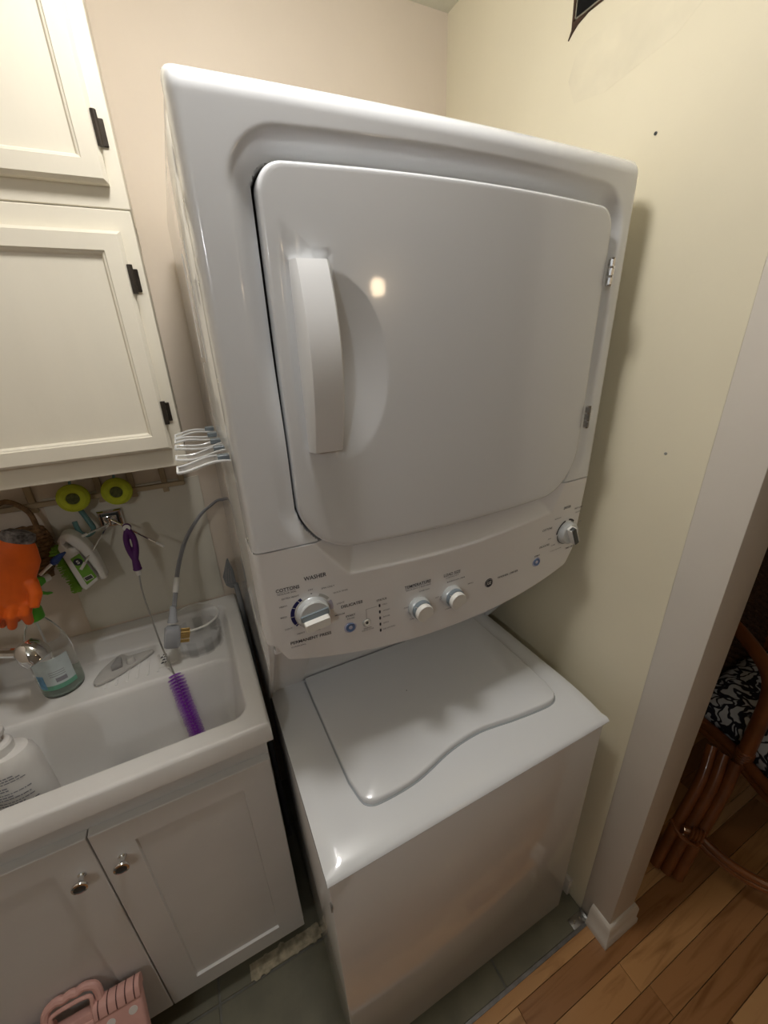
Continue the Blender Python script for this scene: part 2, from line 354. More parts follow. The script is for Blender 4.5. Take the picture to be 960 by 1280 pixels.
# bracket and metal edge between tile and wood
br = thing('floor_bracket', (.715, -.045, 0), 'small galvanised metal bracket at the end of floor edge strip', 'bracket')
B().box((.685, -.050, .0), (.738, -.024, .0018)).obj('plate', 'steel', br, bevel=.0006)
B().box((.7355, -.050, 0), (.738, -.024, .018)).obj('flange', 'steel', br)
for x in (.700, .722): B().lathe([(.004, .0018), (.003, .0032), (.001, .0034)], (x, -.037, 0), n=12).obj('screw', 'chrome', br)
st(B().box((-.86, -.0585, -.004), (.735, -.050, .001)).obj('trim_3', 'edge_metal', base=False))
for i, (y, z, l) in enumerate(((.186, 1.952, 'tiny dark screw anchor high on cream wall beside dryer'), (.050, 1.435, 'small screw left in cream wall beside dryer hinge'))):
    tag(B().lathe([(.0026, 0), (.0026, .0014), (.0015, .002), (.0005, .0009)], (XR, y, z), axis=(-1, 0, 0), n=12).obj('wall_screw', 'slate_dark' if i == 0 else 'steel'), l, 'screw')

# ================================================================== LAMPS
def ceiling_lamp():
    t = thing('ceiling_lamp', (LAMP_POS.x, LAMP_POS.y, ZC), 'flush round ceiling lamp above the washer dryer', 'lamp')
    B().lathe([(.12, 0), (.12, -.02), (.105, -.03)], (LAMP_POS.x, LAMP_POS.y, ZC)).obj('lamp_base', 'white_plastic', t)
    B().lathe([(.10*math.sin(a), -.03-.06*math.cos(a)) for a in [PI/2*k/8 for k in range(8, -1, -1)]][:-1] + [(.002, -.09)], (LAMP_POS.x, LAMP_POS.y, ZC), n=24).obj('lamp_shade', lamp_mat('lamp_glow', LAMP_COL, LAMP_STRENGTH), t)
ceiling_lamp()
def pendant(pos, col, s, r, label):
    t = thing('pendant_lamp', (pos.x, pos.y, ZC), label, 'lamp')
    B().tube([(pos.x, pos.y, ZC), (pos.x, pos.y, pos.z+r)], .004).obj('pendant_cord', 'cord', t)
    B().lathe([(.02, 0), (.022, .03), (.008, .05)], (pos.x, pos.y, pos.z+r*.9), n=16).obj('socket', 'steel', t)
    B().lathe([(max(.001, r*math.sin(PI*k/10)), -r*math.cos(PI*k/10)) for k in range(11)], pos, n=20).obj('globe', lamp_mat('globe_glow', col, s), t)
pendant(BULB_POS, BULB_COL, BULB_STRENGTH, .05, 'warm globe pendant lamp hanging in the room to the right')
pendant(HALL_POS, HALL_COL, HALL_STRENGTH, .07, 'globe pendant lamp hanging in the hall to the left')

# ================================================================== WASHER DRYER
W = .683
wd = thing('stacked_washer_dryer', (W/2, .4, 0), 'white stacked washer and dryer standing in the alcove', 'washer dryer')
ZD, ZS, ZT = .838, 1.372, 1.906
# ---- washer cabinet
B().box((.003, .006, .03), (W-.003, .79, .818)).obj('washer_cabinet', 'enamel_side', wd, bevel=.006)
for x in (.05, W-.05):
    for y in (.05, .74): B().lathe([(.02, 0), (.02, .012), (.012, .014), (.012, .035)], (x, y, 0), n=14).obj('foot', 'near_black', wd)
B().box((.001, .0035, .735), (.0035, .012, .75)).obj('trim_tab', 'rubber_dark', wd)
def deck():
    b = B(); prof = [(.0012, .818), (-.001, .8195), (-.002, .8225), (-.001, .8245), (.002, .8275), (.006, .8295), (.02, .8330), (.05, .8385), (.09, .8425), (.13, .8435), (.2, .842), (.44, .838), (.44, .818)]
    n = 40; L = []
    for i in range(n+1):
        x = W*i/n; e = min(x, W-x); d = .006*(1-smoothstep(0, .012, e)) if e < .012 else 0
        L.append([(x, y, z - d*(1 if z > .83 else 0)) for y, z in prof])
    b.loops(L)
    return b.obj('washer_deck', 'enamel', wd, angle=40)
dk = deck()
def deck_z(y): 
    P = [(.0, .8255), (.02, .8330), (.05, .8385), (.09, .8425), (.13, .8435), (.2, .842), (.44, .838)]
    for (a, za), (c, zc) in zip(P, P[1:]):
        if y <= c: return za+(zc-za)*(y-a)/(c-a)
    return .838
def lid():
    fr = [(.100, .092), (.106, .080), (.123, .0715), (.165, .070), (.212, .073), (.250, .081), (.289, .091), (.335, .099), (.391, .102), (.440, .0965), (.474, .0915), (.53, .086), (.575, .0835), (.598, .087), (.610, .096)]
    out = [(.088, .430)] + [(x, y) for x, y in [(.0885, .35), (.0905, .22), (.0925, .13)]] + [tuple(p[:2]) for p in bez([(x, y, 0) for x, y in fr], 4)] + [(.617, .13), (.621, .22), (.622, .35), (.622, .430)]
    cx, cy = .355, .27
    def ins(d): 
        R = []
        n = len(out)
        for i in range(n):
            a = Vector(out[i-1]+(0,)) if i else Vector(out[0]+(0,)); c = Vector(out[(i+1) % n]+(0,)) if i < n-1 else Vector(out[-1]+(0,))
            t = (c-a).normalized(); nn = Vector((-t.y, t.x, 0)); p = Vector(out[i]+(0,)); R.append(p+nn*d)
        return R
    b = B(); L = []
    for d, h in ((0, -.002), (0, .0095), (.0012, .0120), (.004, .0132)): L.append([(p.x, p.y, deck_z(p.y)+h) for p in ins(d)])
    R = [[b.v(p) for p in l] for l in L]; n = len(out)
    for a, c in zip(R, R[1:]):
        for i in range(n): b.face([a[i], a[(i+1) % n], c[(i+1) % n], c[i]])
    top = [Vector(p) for p in L[-1]]; prev = R[-1]
    for f in (.25, .5, .75):
        ring = [b.v((p.x+(cx-p.x)*f, p.y+(cy-p.y)*f, deck_z(p.y+(cy-p.y)*f)+.0132)) for p in top]
        for i in range(n): b.face([prev[i], prev[(i+1) % n], ring[(i+1) % n], ring[i]])
        prev = ring
    c = b.v((cx, cy, deck_z(cy)+.0132))
    for i in range(n): b.face([prev[i], prev[(i+1) % n], c])
    ld = b.obj('lid', 'enamel', wd, angle=50)
    b = B(); L = []
    for d, h in ((-.0032, -.003), (-.0032, .0012), (.0005, .0014), (.0005, -.003)): L.append([(p.x, p.y, deck_z(p.y)+h) for p in ins(d)])
    b.loops(L, cap0=False, cap1=False); b.obj('lid_seam', 'lid_edge', ld)
    B().lathe([(.0012, 0), (.001, .0006), (.0002, .0008)], (.30, .27, deck_z(.27)+.0132), n=8).obj('speck', 'ink', ld)
lid()
# ---- sloped riser between deck and control panel, and the side sheets
b = B()
prf = [(.44, .830), (.438, .838), (.395, .90), (.225, 1.135), (.20, 1.150), (.20, 1.16), (.60, 1.16), (.60, .83)]
b.prismx(prf, .003, .084); b.prismx(prf, .622, W-.003)
b.prismx([(y+.006, z) for y, z in prf], .084, .622)
b.obj('riser', 'panel_plastic', wd, bevel=.002)
sp = [(.200, 1.892), (.200, 1.165), (.215, 1.132), (.437, .820), (.79, .820), (.79, 1.60), (.735, 1.66), (.735, 1.892)]
for x0, x1, nm in ((-.0068, .004, 0), (W-.004, W+.0018, 1)):
    s = B().prismx(sp, x0, x1).obj('side_sheet', 'enamel_side', wd, bevel=.003)
    if nm == 0:
        bb = B()
        for y, z0, z1 in ((.345, 1.63, 1.79), (.44, 1.63, 1.79)): bb.box((x0-.0012, y-.004, z0), (x0+.001, y+.004, z1))
        bb.box((x0-.0012, .345, 1.626), (x0+.001, .44, 1.634)); bb.obj('embossed_rib', 'enamel_side', s, bevel=.0006, seg=1)
        for y, z in ((.20, 1.80), (.205, 1.72), (.19, 1.61), (.186, 1.385)): B().lathe([(.004, 0), (.003, .0015), (.001, .002)], (x0, y, z), axis=(-1, 0, 0), n=10).obj('screw', 'chrome', s)
B().box((.004, .19, 1.16), (W-.004, .79, 1.885)).obj('dryer_cabinet', 'enamel_side', wd, bevel=.004)
# ---- dryer front
def bulge(x): t = (x-W/2)/(W/2); return .010*(1-t*t)
DX0, DX1, DZ0, DZ1 = .064, .630, 1.358, 1.832
def door_outline(off=0, nc=14, ne=16):
    P = rrect(DX0-off, DX1+off, DZ0-off, DZ1+off, (.028+off, .030+off, .085+off, .080+off), nc, ne); R = []
    for x, z in P:
        k = 1-smoothstep(DZ0-off, DZ0+.05, z); t = (x-(DX0+DX1)/2)/((DX1-DX0)/2); k2 = 1-smoothstep(1.70, 1.84, z)
        R.append((x, z - .011*k*(1-min(1, t*t)) + .006*(1-k2)*(1-min(1, t*t))))
    return R
def sd_door(x, z):
    # signed distance to the rounded door shape
    r = .029 if z > 1.6 else .083; cx, cz = (DX0+DX1)/2, (DZ0+DZ1)/2
    t = (x-cx)/((DX1-DX0)/2); z2 = z + (.011*(1-min(1, t*t)) if z < 1.5 else 0) - (.006*(1-min(1, t*t)) if z > 1.7 else 0)
    qx = abs(x-cx)-((DX1-DX0)/2-r); qz = abs(z2-cz)-((DZ1-DZ0)/2-r)
    return math.hypot(max(qx, 0), max(qz, 0)) + min(max(qx, qz), 0) - r
def rnd(d, r): return 0 if d >= r else r - math.sqrt(max(0, r*r-(r-d)**2))
def front_y(x, z):
    y = .156 - bulge(x) + rnd(ZT-z + 0, .026)*1.0 + rnd(min(x+.008, W+.003-x), .012)
    sd = sd_door(x, z)
    fade = smoothstep(1.36, 1.42, z)*(.35+.65*smoothstep(1.50, 1.66, z))
    y += .017*(1-smoothstep(.004, .032, sd))*fade
    if sd < .0035: y += .035*(1-smoothstep(-.001, .0035, sd))
    return y
def dryer_front():
    b = B(); nu, nv = 232, 180
    def us(u): 
        return -.008 + (W+.011)*u
    def zs(v): return ZS+.001 + (ZT-ZS-.001)*(1-(1-v)**1.25)
    G = b.grid(lambda u, v: (us(u), front_y(us(u), zs(v)), zs(v)), nu, nv, lambda u, v: sd_door(us(u), zs(v)) > -.016)
    # return the border backwards
    brd = [G[i][0] for i in range(nu+1)] + [G[nu][j] for j in range(1, nv+1)] + [G[i][nv] for i in range(nu-1, -1, -1)] + [G[0][j] for j in range(nv-1, 0, -1)]
    bk = [b.v((v.co.x, .21, v.co.z)) for v in brd]; n = len(brd)
    for i in range(n): b.face([brd[i], brd[(i+1) % n], bk[(i+1) % n], bk[i]])
    for v in [v for v in b.bm.verts if not v.link_faces]: b.bm.verts.remove(v)
    o = b.obj('dryer_front', 'enamel', wd, angle=45)
    return o
df = dryer_front()
# crowned top cover
b = B(); L = []
for i in range(41):
    x = -.0064+(W+.0078)*i/40; e = min(i, 40-i)/40; hh = .016*smoothstep(0, .06, e)
    L.append([(x, .185-bulge(x), ZT-.012), (x, .19-bulge(x), ZT-.004+hh*.2), (x, .23, ZT-.004+hh*.5), (x, .45, ZT-.006+hh*.6), (x, .733, ZT-.012), (x, .733, 1.885), (x, .22, 1.885)])
b.loops(L); b.obj('dryer_top', 'enamel', wd, angle=50)
# near-black sheet, painted shade seen through the gap around the door
B().prism(door_outline(.004, 8, 6), .186, .189).obj('door_gap_shade', 'near_black', wd)
B().prism([(.0605, 1.690), (.0635, 1.690), (.0635, 1.745), (.0605, 1.745)], .1845, .187).obj('warning_strip', mat('warning_red', (.25, .05, .02), .6, var=.8, vscale=150), wd)
def base_door(x, z): return .1525 - bulge(x)*1.15
PK = (.1335, 1.612, .078, .118)
def door_y(x, z):
    y = base_door(x, z)
    ex, ez = (x-PK[0])/PK[2], (z-PK[1])/PK[3]
    e = math.hypot(ex, ez)
    if x > .112 and e < 1: y += .016*(1-e)*smoothstep(.112, .130, x)
    # shallow seat for the handle ends
    if .078 < x < .142 and 1.500 < z < 1.752: y += .0025*min(smoothstep(.078, .084, x), 1-smoothstep(.136, .142, x), smoothstep(1.5, 1.506, z), 1-smoothstep(1.746, 1.752, z))
    return y
def dryer_door():
    b = B(); out = door_outline(0); n = len(out); cx, cz = .25, 1.62
    def ring(f, y=None, dy=0): return [b.v((x+(cx-x)*f, (door_y(x+(cx-x)*f, z+(cz-z)*f) if y is None else base_door(x, z)+y)+dy, z+(cz-z)*f)) for x, z in out]
    R = [ring(.02, .024), ring(0, .024), ring(0, .006), ring(.0035, .0022), ring(.012, None, .0004), ring(.02)] + [ring(.02+.97*k/72) for k in range(1, 73)]
    for a, c in zip(R, R[1:]):
        for i in range(n): b.face([a[i], a[(i+1) % n], c[(i+1) % n], c[i]])
    b.face(R[0]); b.face(R[-1])
    return b.obj('dryer_door', 'enamel', wd, angle=50)
dd = dryer_door()
def door_handle():
    b = B(); L = []; n = 28
    for k in range(n+1):
        t = k/n; z = 1.512+.228*t; yb = base_door(.11, z)+.010; s = .30+.70*math.sin(PI*t)**.9
        yf = base_door(.11, z) - .003 - .030*s
        x0 = .0885; x1 = .1325 + .003*s
        L.append([(x0, yb, z), (x0+.001, yf+.010, z), (x0+.006, yf+.001, z), (x0+.010, yf, z), (x1-.003, yf-.0015, z), (x1, yf+.002, z), (x1, yf+.011, z), (x1-.006, yb, z)])
    b.loops(L); return b.obj('handle', 'handle_white', dd, angle=38)
door_handle()
for z in (1.742, 1.502):
    h = B().tube([(.6335, .144, z-.021), (.6335, .144, z+.021)], .0042, 10).obj('hinge', 'chrome', dd)
    b = B()
    for k in (-1, 0, 1): b.tube([(.6335, .144, z+.0135*k-.005), (.6335, .144, z+.0135*k+.005)], .0052, 10)
    b.box((.634, .146, z-.018), (.642, .149, z+.018)); b.obj('knuckle', 'steel', h)
# ---- control panel
def zbot(x): t = min(1, abs(x-W/2)/(W/2)); return 1.1115 + .052*t**2.3 + .030*smoothstep(.93, 1.0, t)
def panel_base(x, z): return .157 + .012*(ZS-z)/.25 - bulge(x)*1.5
def scoop(x, z):
    zl = 1.300 + .010*smoothstep(.3, .6, x) - .006*math.sin(PI*min(1, max(0, (x-.13)/.45)))
    xl = .082 + (.052*(1-min(1, max(0, (z-1.30)/.07))))**1 ; xr = .612 - .030*(1-min(1, max(0, (z-1.31)/.06)))
    d = min((z-zl), (x-xl)*.85, (xr-x)*.85)
    return d
def panel_y(x, z):
    y = panel_base(x, z) + rnd(min(x+.008, W+.003-x), .010) + rnd(z-zbot(x), .007)
    d = scoop(x, z)
    if d > 0: y += .036*min(1, d/.058)*smoothstep(0, .004, d)
    return y
def control_panel():
    b = B(); nu, nv = 230, 84
    def f(u, v):
        x = -.008+(W+.011)*u; z = zbot(x)+(ZS-.0015-zbot(x))*v; return (x, panel_y(x, z), z)
    G = b.grid(f, nu, nv)
    brd = [G[i][0] for i in range(nu+1)] + [G[nu][j] for j in range(1, nv+1)] + [G[i][nv] for i in range(nu-1, -1, -1)] + [G[0][j] for j in range(nv-1, 0, -1)]
    bk = [b.v((v.co.x, .225, v.co.z)) for v in brd]; n = len(brd)
    for i in range(n): b.face([brd[i], brd[(i+1) % n], bk[(i+1) % n], bk[i]])
    return b.obj('control_panel', 'panel_plastic', wd, angle=45)
cp = control_panel()
B().box((-.006, .163, ZS-.002), (W+.001, .2, ZS+.0015)).obj('seam', 'near_black', wd)
def disc(b, x, z, prof, n=32, sq=1):
    y = panel_base(x, z); b.lathe([(r, h) for r, h in prof], (x, y, z), axis=(0, -1, .06), n=n)
def arc(b, x, z, r0, r1, a0, a1, n=20):
    A = [math.radians(a0+(a1-a0)*k/n) for k in range(n+1)]
    patch_pts = [(x+r1*math.cos(a), z+r1*math.sin(a)) for a in A] + [(x+r0*math.cos(a), z+r0*math.sin(a)) for a in A[::-1]]
    for k in range(n):
        q = [(x+r0*math.cos(A[k]), z+r0*math.sin(A[k])), (x+r1*math.cos(A[k]), z+r1*math.sin(A[k])), (x+r1*math.cos(A[k+1]), z+r1*math.sin(A[k+1])), (x+r0*math.cos(A[k+1]), z+r0*math.sin(A[k+1]))]
        patch(b, q, panel_base)
KX, KZ = .068, 1.2475
b = B(); arc(b, KX, KZ, .0285, .0355, 118, 218); b.obj('dial_band_navy', 'navy', cp)
b = B(); arc(b, KX, KZ, .0295, .0345, 32, 66); b.obj('dial_band_grey', 'grey_arc', cp)
b = B(); arc(b, KX, KZ, .0295, .0350, -10, 24); b.obj('dial_band_lilac', 'lilac', cp)
b = B()
for a in (128, 152, 182, 212): 
    A = math.radians(a); c, s = math.cos(A), math.sin(A)
    patch(b, [(KX+.030*c-.0005*s, KZ+.030*s+.0005*c), (KX+.038*c-.0005*s, KZ+.038*s+.0005*c), (KX+.038*c+.0005*s, KZ+.038*s-.0005*c), (KX+.030*c+.0005*s, KZ+.030*s-.0005*c)], panel_base, .0009)
b.obj('dial_tick', 'white_plastic', cp)
def grip(b, x, z, ang, l, w2, h0, h1):           # bar grip rising from a dial
    y = panel_base(x, z); c, s = math.cos(ang), math.sin(ang)
    L = []
    for sc, h in ((1, h0), (1, h1-.002), (.94, h1)):
        P = rrect(-l*sc, l*sc, -w2*sc, w2*sc, w2*.35*sc, 4, 2); L.append([(x+a*c-d*s, y-h, z+a*s+d*c) for a, d in P])
    b.loops(L)
d1 = B(); disc(d1, KX, KZ, [(.0275, 0), (.0275, .004), (.0265, .0055), (.026, .014), (.0235, .0165)]); d1 = d1.obj('washer_dial', 'silver', wd)
b = B(); grip(b, KX+.001, KZ-.0085, .10, .0205, .0075, .012, .030); b.obj('grip', 'white_plastic', d1)
b = B(); grip(b, KX, KZ+.0035, .10, .0235, .0055, .012, .0185); b.obj('pointer_bar', 'slate', d1)
b = B(); disc(b, KX, KZ, [(.0295, 0), (.0295, .0022), (.0275, .003)]); b.obj('collar', 'rubber_grey', d1)
for x, z in ((.2635, 1.1925), (.336, 1.1945)):
    k = B(); disc(k, x, z, [(.0215, 0), (.021, .010), (.019, .012)]); k = k.obj('selector_knob', 'silver', wd)
    b = B(); disc(b, x, z, [(.019, .011), (.0185, .019), (.017, .020)]); b.obj('knob_band', 'slate', k)
    b = B(); y = panel_base(x, z)
    P = [(x+.0172*math.cos(math.radians(a)), z+.0172*math.sin(math.radians(a))) for a in range(-20, 251, 15)]
    b.loops([[(px, y-.018, pz) for px, pz in P], [(px, y-.0265, pz) for px, pz in P], [(x+(px-x)*.93, y-.0285, z+(pz-z)*.93) for px, pz in P]]); b.obj('knob_cap', 'white_plastic', k)
    b = B(); patch(b, [(x-.0135, z+.0125), (x-.0125, z+.0135), (x-.0165, z+.0175), (x-.0175, z+.0165)], panel_base, .0195); b.obj('pointer', 'white_plastic', k)
DXK, DZK = .6415, 1.2505
b = B(); arc(b, DXK, DZK, .0275, .0315, 105, 178); arc(b, DXK, DZK, .0275, .0315, 45, 85); b.obj('dryer_band', 'ink', cp)
d2 = B(); disc(d2, DXK, DZK, [(.026, 0), (.026, .003), (.0245, .0045), (.0235, .013), (.021, .015)]); d2 = d2.obj('dryer_dial', 'silver', wd)
b = B(); disc(b, DXK, DZK, [(.0272, 0), (.0272, .0016), (.026, .0018)]); b.obj('collar', 'slate_dark', d2)
b = B(); grip(b, DXK, DZK, -1.15, .0205, .0075, .012, .027); b.obj('grip', 'white_plastic', d2)
b = B(); grip(b, DXK-.001, DZK, -1.15, .021, .0055, .02, .0282); b.obj('pointer_bar', 'slate_dark', d2)
def button(x, z, r, m, name, ring):
    k = B(); disc(k, x, z, [(r, 0), (r, .002), (r*.94, .003), (r*.55, .0022), (r*.1, .0014)]); k = k.obj(name, m, wd)
    b = B(); disc(b, x, z, [(r*1.35, 0), (r*1.3, .0009), (r*1.0, .001)]); b.obj('button_ring', ring, k)
    b = B(); disc(b, x, z, [(r*.42, .0016), (r*.40, .0026), (r*.1, .0028)]); b.obj('button_mark', 'slate_dark' if m != 'blue' else 'lilac', k)
button(.130, 1.193, .0085, 'blue', 'start_button', 'lilac')
button(.1605, 1.1925, .0062, 'white_plastic', 'signal_button', 'silver')
button(.560, 1.2005, .0085, 'blue', 'dryer_start_button', 'lilac')
# lettering
sf = panel_base
def adj(x, z):                 # positions were measured on the plane y = .158; carry them to the bowed panel face
    for _ in range(4):
        k = (panel_base(x, z)-CAM.y)/(.158-CAM.y); q = (CAM.x+(x0_-CAM.x)*k, CAM.z+(z0_-CAM.z)*k) if _ else None
        if _ == 0: x0_, z0_ = x, z; q = (CAM.x+(x0_-CAM.x)*k, CAM.z+(z0_-CAM.z)*k)
        x, z = q
    return x, z
big = [('WASHER', .079, 1.310, .036, .0075), ('COTTONS', .034, 1.3015, .036, .0062), ('PERMANENT PRESS', .0605, 1.196, .069, .0062), ('DELICATES', .1365, 1.2375, .038, .006),
       ('START', .1325, 1.2155, .017, .0042), ('STATUS', .1925, 1.228, .019, .0042), ('TEMPERATURE', .267, 1.236, .054, .0062), ('LOAD SIZE', .3425, 1.2365, .037, .006),
       ('START', .5625, 1.2135, .016, .0038), ('DRYER', .6335, 1.311, .022, .006), ('EASY CARE', .6680, 1.3035, .025, .0042), ('COTTONS', .5825, 1.2715, .029, .005), ('DELICATES', .580, 1.2325, .030, .0045),
       ('TIMED DRY', .6585, 1.2095, .028, .0042), ('WASHER / DRYER', .484, 1.192, .056, .0048)]
for a in big:
    b = B(); ax_, az_ = adj(a[1], a[2]); write(b, a[0], ax_, az_, a[3], a[4], sf); b.obj('lettering', 'ink', cp)
sm_ = [('REGULAR SOIL', .032, 1.2945, .029, .0028), ('EXTRA HEAVY', .0365, 1.285, .027, .0032), ('HEAVY', .0235, 1.272, .012, .0032), ('MED', .0215, 1.252, .010, .0032), ('LIGHT', .0265, 1.228, .012, .0032), ('HEAVY', .045, 1.2125, .013, .003),
       ('MEDIUM', .068, 1.2085, .018, .003), ('LIGHT', .091, 1.2135, .013, .003), ('CASUAL', .0385, 1.189, .025, .0026), ('OFF', .069, 1.2885, .008, .003), ('SPIN ONLY', .098, 1.2845, .022, .0032), ('QUICK RINSE', .1185, 1.2695, .025, .0032),
       ('LIGHT', .117, 1.247, .013, .003), ('MEDIUM', .1135, 1.2245, .017, .003), ('PAUSE', .1325, 1.2095, .013, .003), ('SIGNAL', .163, 1.1775, .016, .0024), ('END OF CYCLE', .163, 1.1735, .022, .0024),
       ('FILL', .199, 1.2165, .009, .0028), ('WASH', .201, 1.203, .013, .0028), ('RINSE', .201, 1.1895, .013, .0028), ('SPIN', .199, 1.176, .010, .0028), ('LID LOCKED', .206, 1.1625, .024, .0028),
       ('WASH / RINSE', .268, 1.2285, .052, .0026), ('WARM COLD', .2805, 1.219, .022, .0028), ('HOT', .3095, 1.193, .008, .003), ('COLD', .2425, 1.193, .012, .003), ('TAP', .254, 1.163, .011, .003),
       ('CAPACITY', .3435, 1.2295, .030, .0026), ('MEDIUM', .352, 1.2195, .040, .0026), ('SMALL', .388, 1.2005, .014, .003), ('EXTRA', .3215, 1.191, .011, .003), ('LARGE', .3225, 1.187, .014, .003), ('LARGE', .336, 1.158, .014, .003),
       ('MORE DRY', .6100, 1.2905, .020, .003), ('LESS DRY', .669, 1.2935, .018, .003), ('OFF', .680, 1.2685, .009, .003), ('DRY', .5935, 1.2465, .010, .003), ('DAMP', .6065, 1.228, .012, .003), ('CLEAN LINT FILTER', .6165, 1.2145, .036, .0024)]
b = B()
for a in sm_: ax_, az_ = adj(a[1], a[2]); write(b, a[0], ax_, az_, a[3], a[4], sf)
for x0, x1, z in ((.016, .052, 1.2975), (.240, .294, 1.2318), (.324, .361, 1.2324)): patch(b, [adj(*q) for q in ((x0, z), (x1, z), (x1, z+.0004), (x0, z+.0004))], sf)
patch(b, [(.160, 1.201), (.1606, 1.201), (.1606, 1.2215), (.160, 1.2215)], sf); patch(b, [(.160, 1.2209), (.181, 1.2209), (.181, 1.2215), (.160, 1.2215)], sf)
b.obj('fine_lettering', 'ink_soft', cp)['kind'] = 'stuff'
for k in range(5):
    xq, z = adj(.188, 1.2165-.01355*k); b = B(); P = rrect(xq-.0015, xq+.0015, z-.0032, z+.0032, .0014, 3, 2); b.loops([[(x, sf(x, zz)+.001, zz) for x, zz in P], [(x, sf(x, zz)-.0008, zz) for x, zz in P]]); b.obj('status_light', 'ink', cp)
b = B(); patch(b, [(KX+.001, 1.2815), (KX+.003, 1.2835), (KX-.001, 1.2835)], sf, .0008); b.obj('dial_mark', 'ink', cp)
# round maker's mark
lx, lz = adj(.4345, 1.1865)
lg = B(); disc(lg, lx, lz, [(.0098, 0), (.0098, .0010), (.0092, .0014), (.0001, .0014)]); lg = lg.obj('round_logo', 'ink', cp)
b = B(); 
for r in (.0082,):
    A = [2*PI*k/36 for k in range(36)]
    for k in range(36):
        a, c = A[k], A[(k+1) % 36]
        patch(b, [(lx+r*math.cos(a), lz+r*math.sin(a)), (lx+(r+.0006)*math.cos(a), lz+(r+.0006)*math.sin(a)), (lx+(r+.0006)*math.cos(c), lz+(r+.0006)*math.sin(c)), (lx+r*math.cos(c), lz+r*math.sin(c))], sf, .0019)
write(b, 'GE', lx, lz, .0105, .0075, lambda x, z: sf(x, z)-.0012); b.obj('logo_letters', 'white_plastic', lg)

# ================================================================== CLEAR CLIP RACK ON DRYER SIDE
cr = thing('clip_rack', (-.03, .33, 1.47), 'clear plastic five-prong clip rack stuck on the side of dryer', 'rack')
b = B(); b.box((-.0105, .182, 1.475), (-.008, .475, 1.535)); b.obj('back_plate', 'clear_rack', cr, bevel=.0008, seg=1)
for k in range(5):
    y = .205+.060*k; b = B(); L = []; E1 = []; E2 = []
    for i in range(13):
        t = i/12; x = -.0105 - .068*t; z = 1.503 + .003*math.sin(t*5+k*1.3) - .004*t; ww = .0155 + .003*math.sin(t*3+k)
        L.append([(x, y-ww, z), (x, y+ww, z), (x, y+ww, z+.0015), (x, y-ww, z+.0015)]); E1.append((x, y-ww, z+.003)); E2.append((x, y+ww, z+.003))
    p = b.loops(L).obj('prong', 'clear_rack', cr, angle=30)
    B().tube(E1 + [((E1[-1][0]), y, E1[-1][2])] + E2[::-1], .0016, 6).obj('prong_edge', 'clear_edge', p)
    B().box((-.026, y-.006, 1.504), (-.0105, y+.006, 1.512)).obj('prong_clip', 'slate', p, bevel=.001, seg=1)
# ================================================================== UPPER CABINETS
def rect_loft(b, x0, x1, z0, z1, prof):
    L = []
    for ins, y in prof: L.append([(x0+ins, y, z0+ins), (x1-ins, y, z0+ins), (x1-ins, y, z1-ins), (x0+ins, y, z1-ins)])
    b.loops(L)
YF = .495
DP = [(0, YF), (0, YF-.014), (.005, YF-.019), (.0275, YF-.019), (.0285, YF-.0165), (.0315, YF-.0155), (.034, YF-.0105), (.036, YF-.0105)]
def upper_cabinet(z0, z1, xr, dz0, dz1, hinges, label):
    t = thing('wall_cabinet', (-.40, .65, z0), label, 'cabinet', 'cream wall cabinets over the sink')
    b = B(); b.box((-.745, YF, z0), (xr, YB-.001, z1)); b.obj('body', 'cab_cream', t, bevel=.0015, seg=1)
    for x0, x1 in ((-.405, xr-.021), (-.728, -.413)):
        b = B(); rect_loft(b, x0, x1, dz0, dz1, DP); d = b.obj('door', 'cab_cream', t, angle=25)
        if x0 < -.5: continue
        for hz in hinges:
            h = B().box((x1+.0005, YF-.0035, hz-.017), (x1+.012, YF, hz+.017)).obj('hinge', 'bronze', d, bevel=.001, seg=1)
            b = B(); b.tube([(x1+.002, YF-.017, hz-.021), (x1+.002, YF-.017, hz+.021)], .0042, 10); b.box((x1+.0005, YF-.017, hz-.017), (x1+.004, YF, hz+.017)); b.obj('hinge_barrel', 'bronze', d)
    return t
upper_cabinet(1.434, 1.8555, -.068, 1.472, 1.824, (1.757, 1.540), 'lower cream painted wall cabinet with panelled doors and bronze hinges')
upper_cabinet(1.8565, ZC-.002, -.067, 1.885, 2.36, (1.951, 2.30), 'upper cream painted wall cabinet reaching up to the ceiling')

# ================================================================== SINK CABINET AND SINK
XC0, XC1 = -.742, -.037
sc = thing('sink_cabinet', (-.39, .55, 0), 'white two-door base cabinet under the laundry sink', 'cabinet')
for nm, lo, hi in (('side_panel', (XC0, .33, .088), (XC0+.016, .808, .872)), ('side_panel', (XC1-.016, .33, .088), (XC1, .808, .872)), ('bottom_panel', (XC0+.016, .33, .088), (XC1-.016, .808, .104)), ('back_panel', (XC0+.016, .800, .104), (XC1-.016, .808, .60)),
                   ('face_rail', (XC0, .31, .785), (XC1, .33, .872)), ('face_rail', (XC0, .31, .088), (XC1, .33, .12)), ('face_stile', (XC0, .31, .12), (XC0+.03, .33, .785)), ('face_stile', (XC1-.03, .31, .12), (XC1, .33, .785)), ('face_stile', (-.40, .31, .12), (-.366, .33, .785))):
    B().box(lo, hi).obj(nm, 'cab_grey', sc, bevel=.001, seg=1)
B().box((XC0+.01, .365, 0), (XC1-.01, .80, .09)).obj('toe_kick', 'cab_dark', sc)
DP2 = [(0, .3095), (0, .2915), (.0012, .290), (.0655, .290), (.067, .2965), (.0685, .2965)]
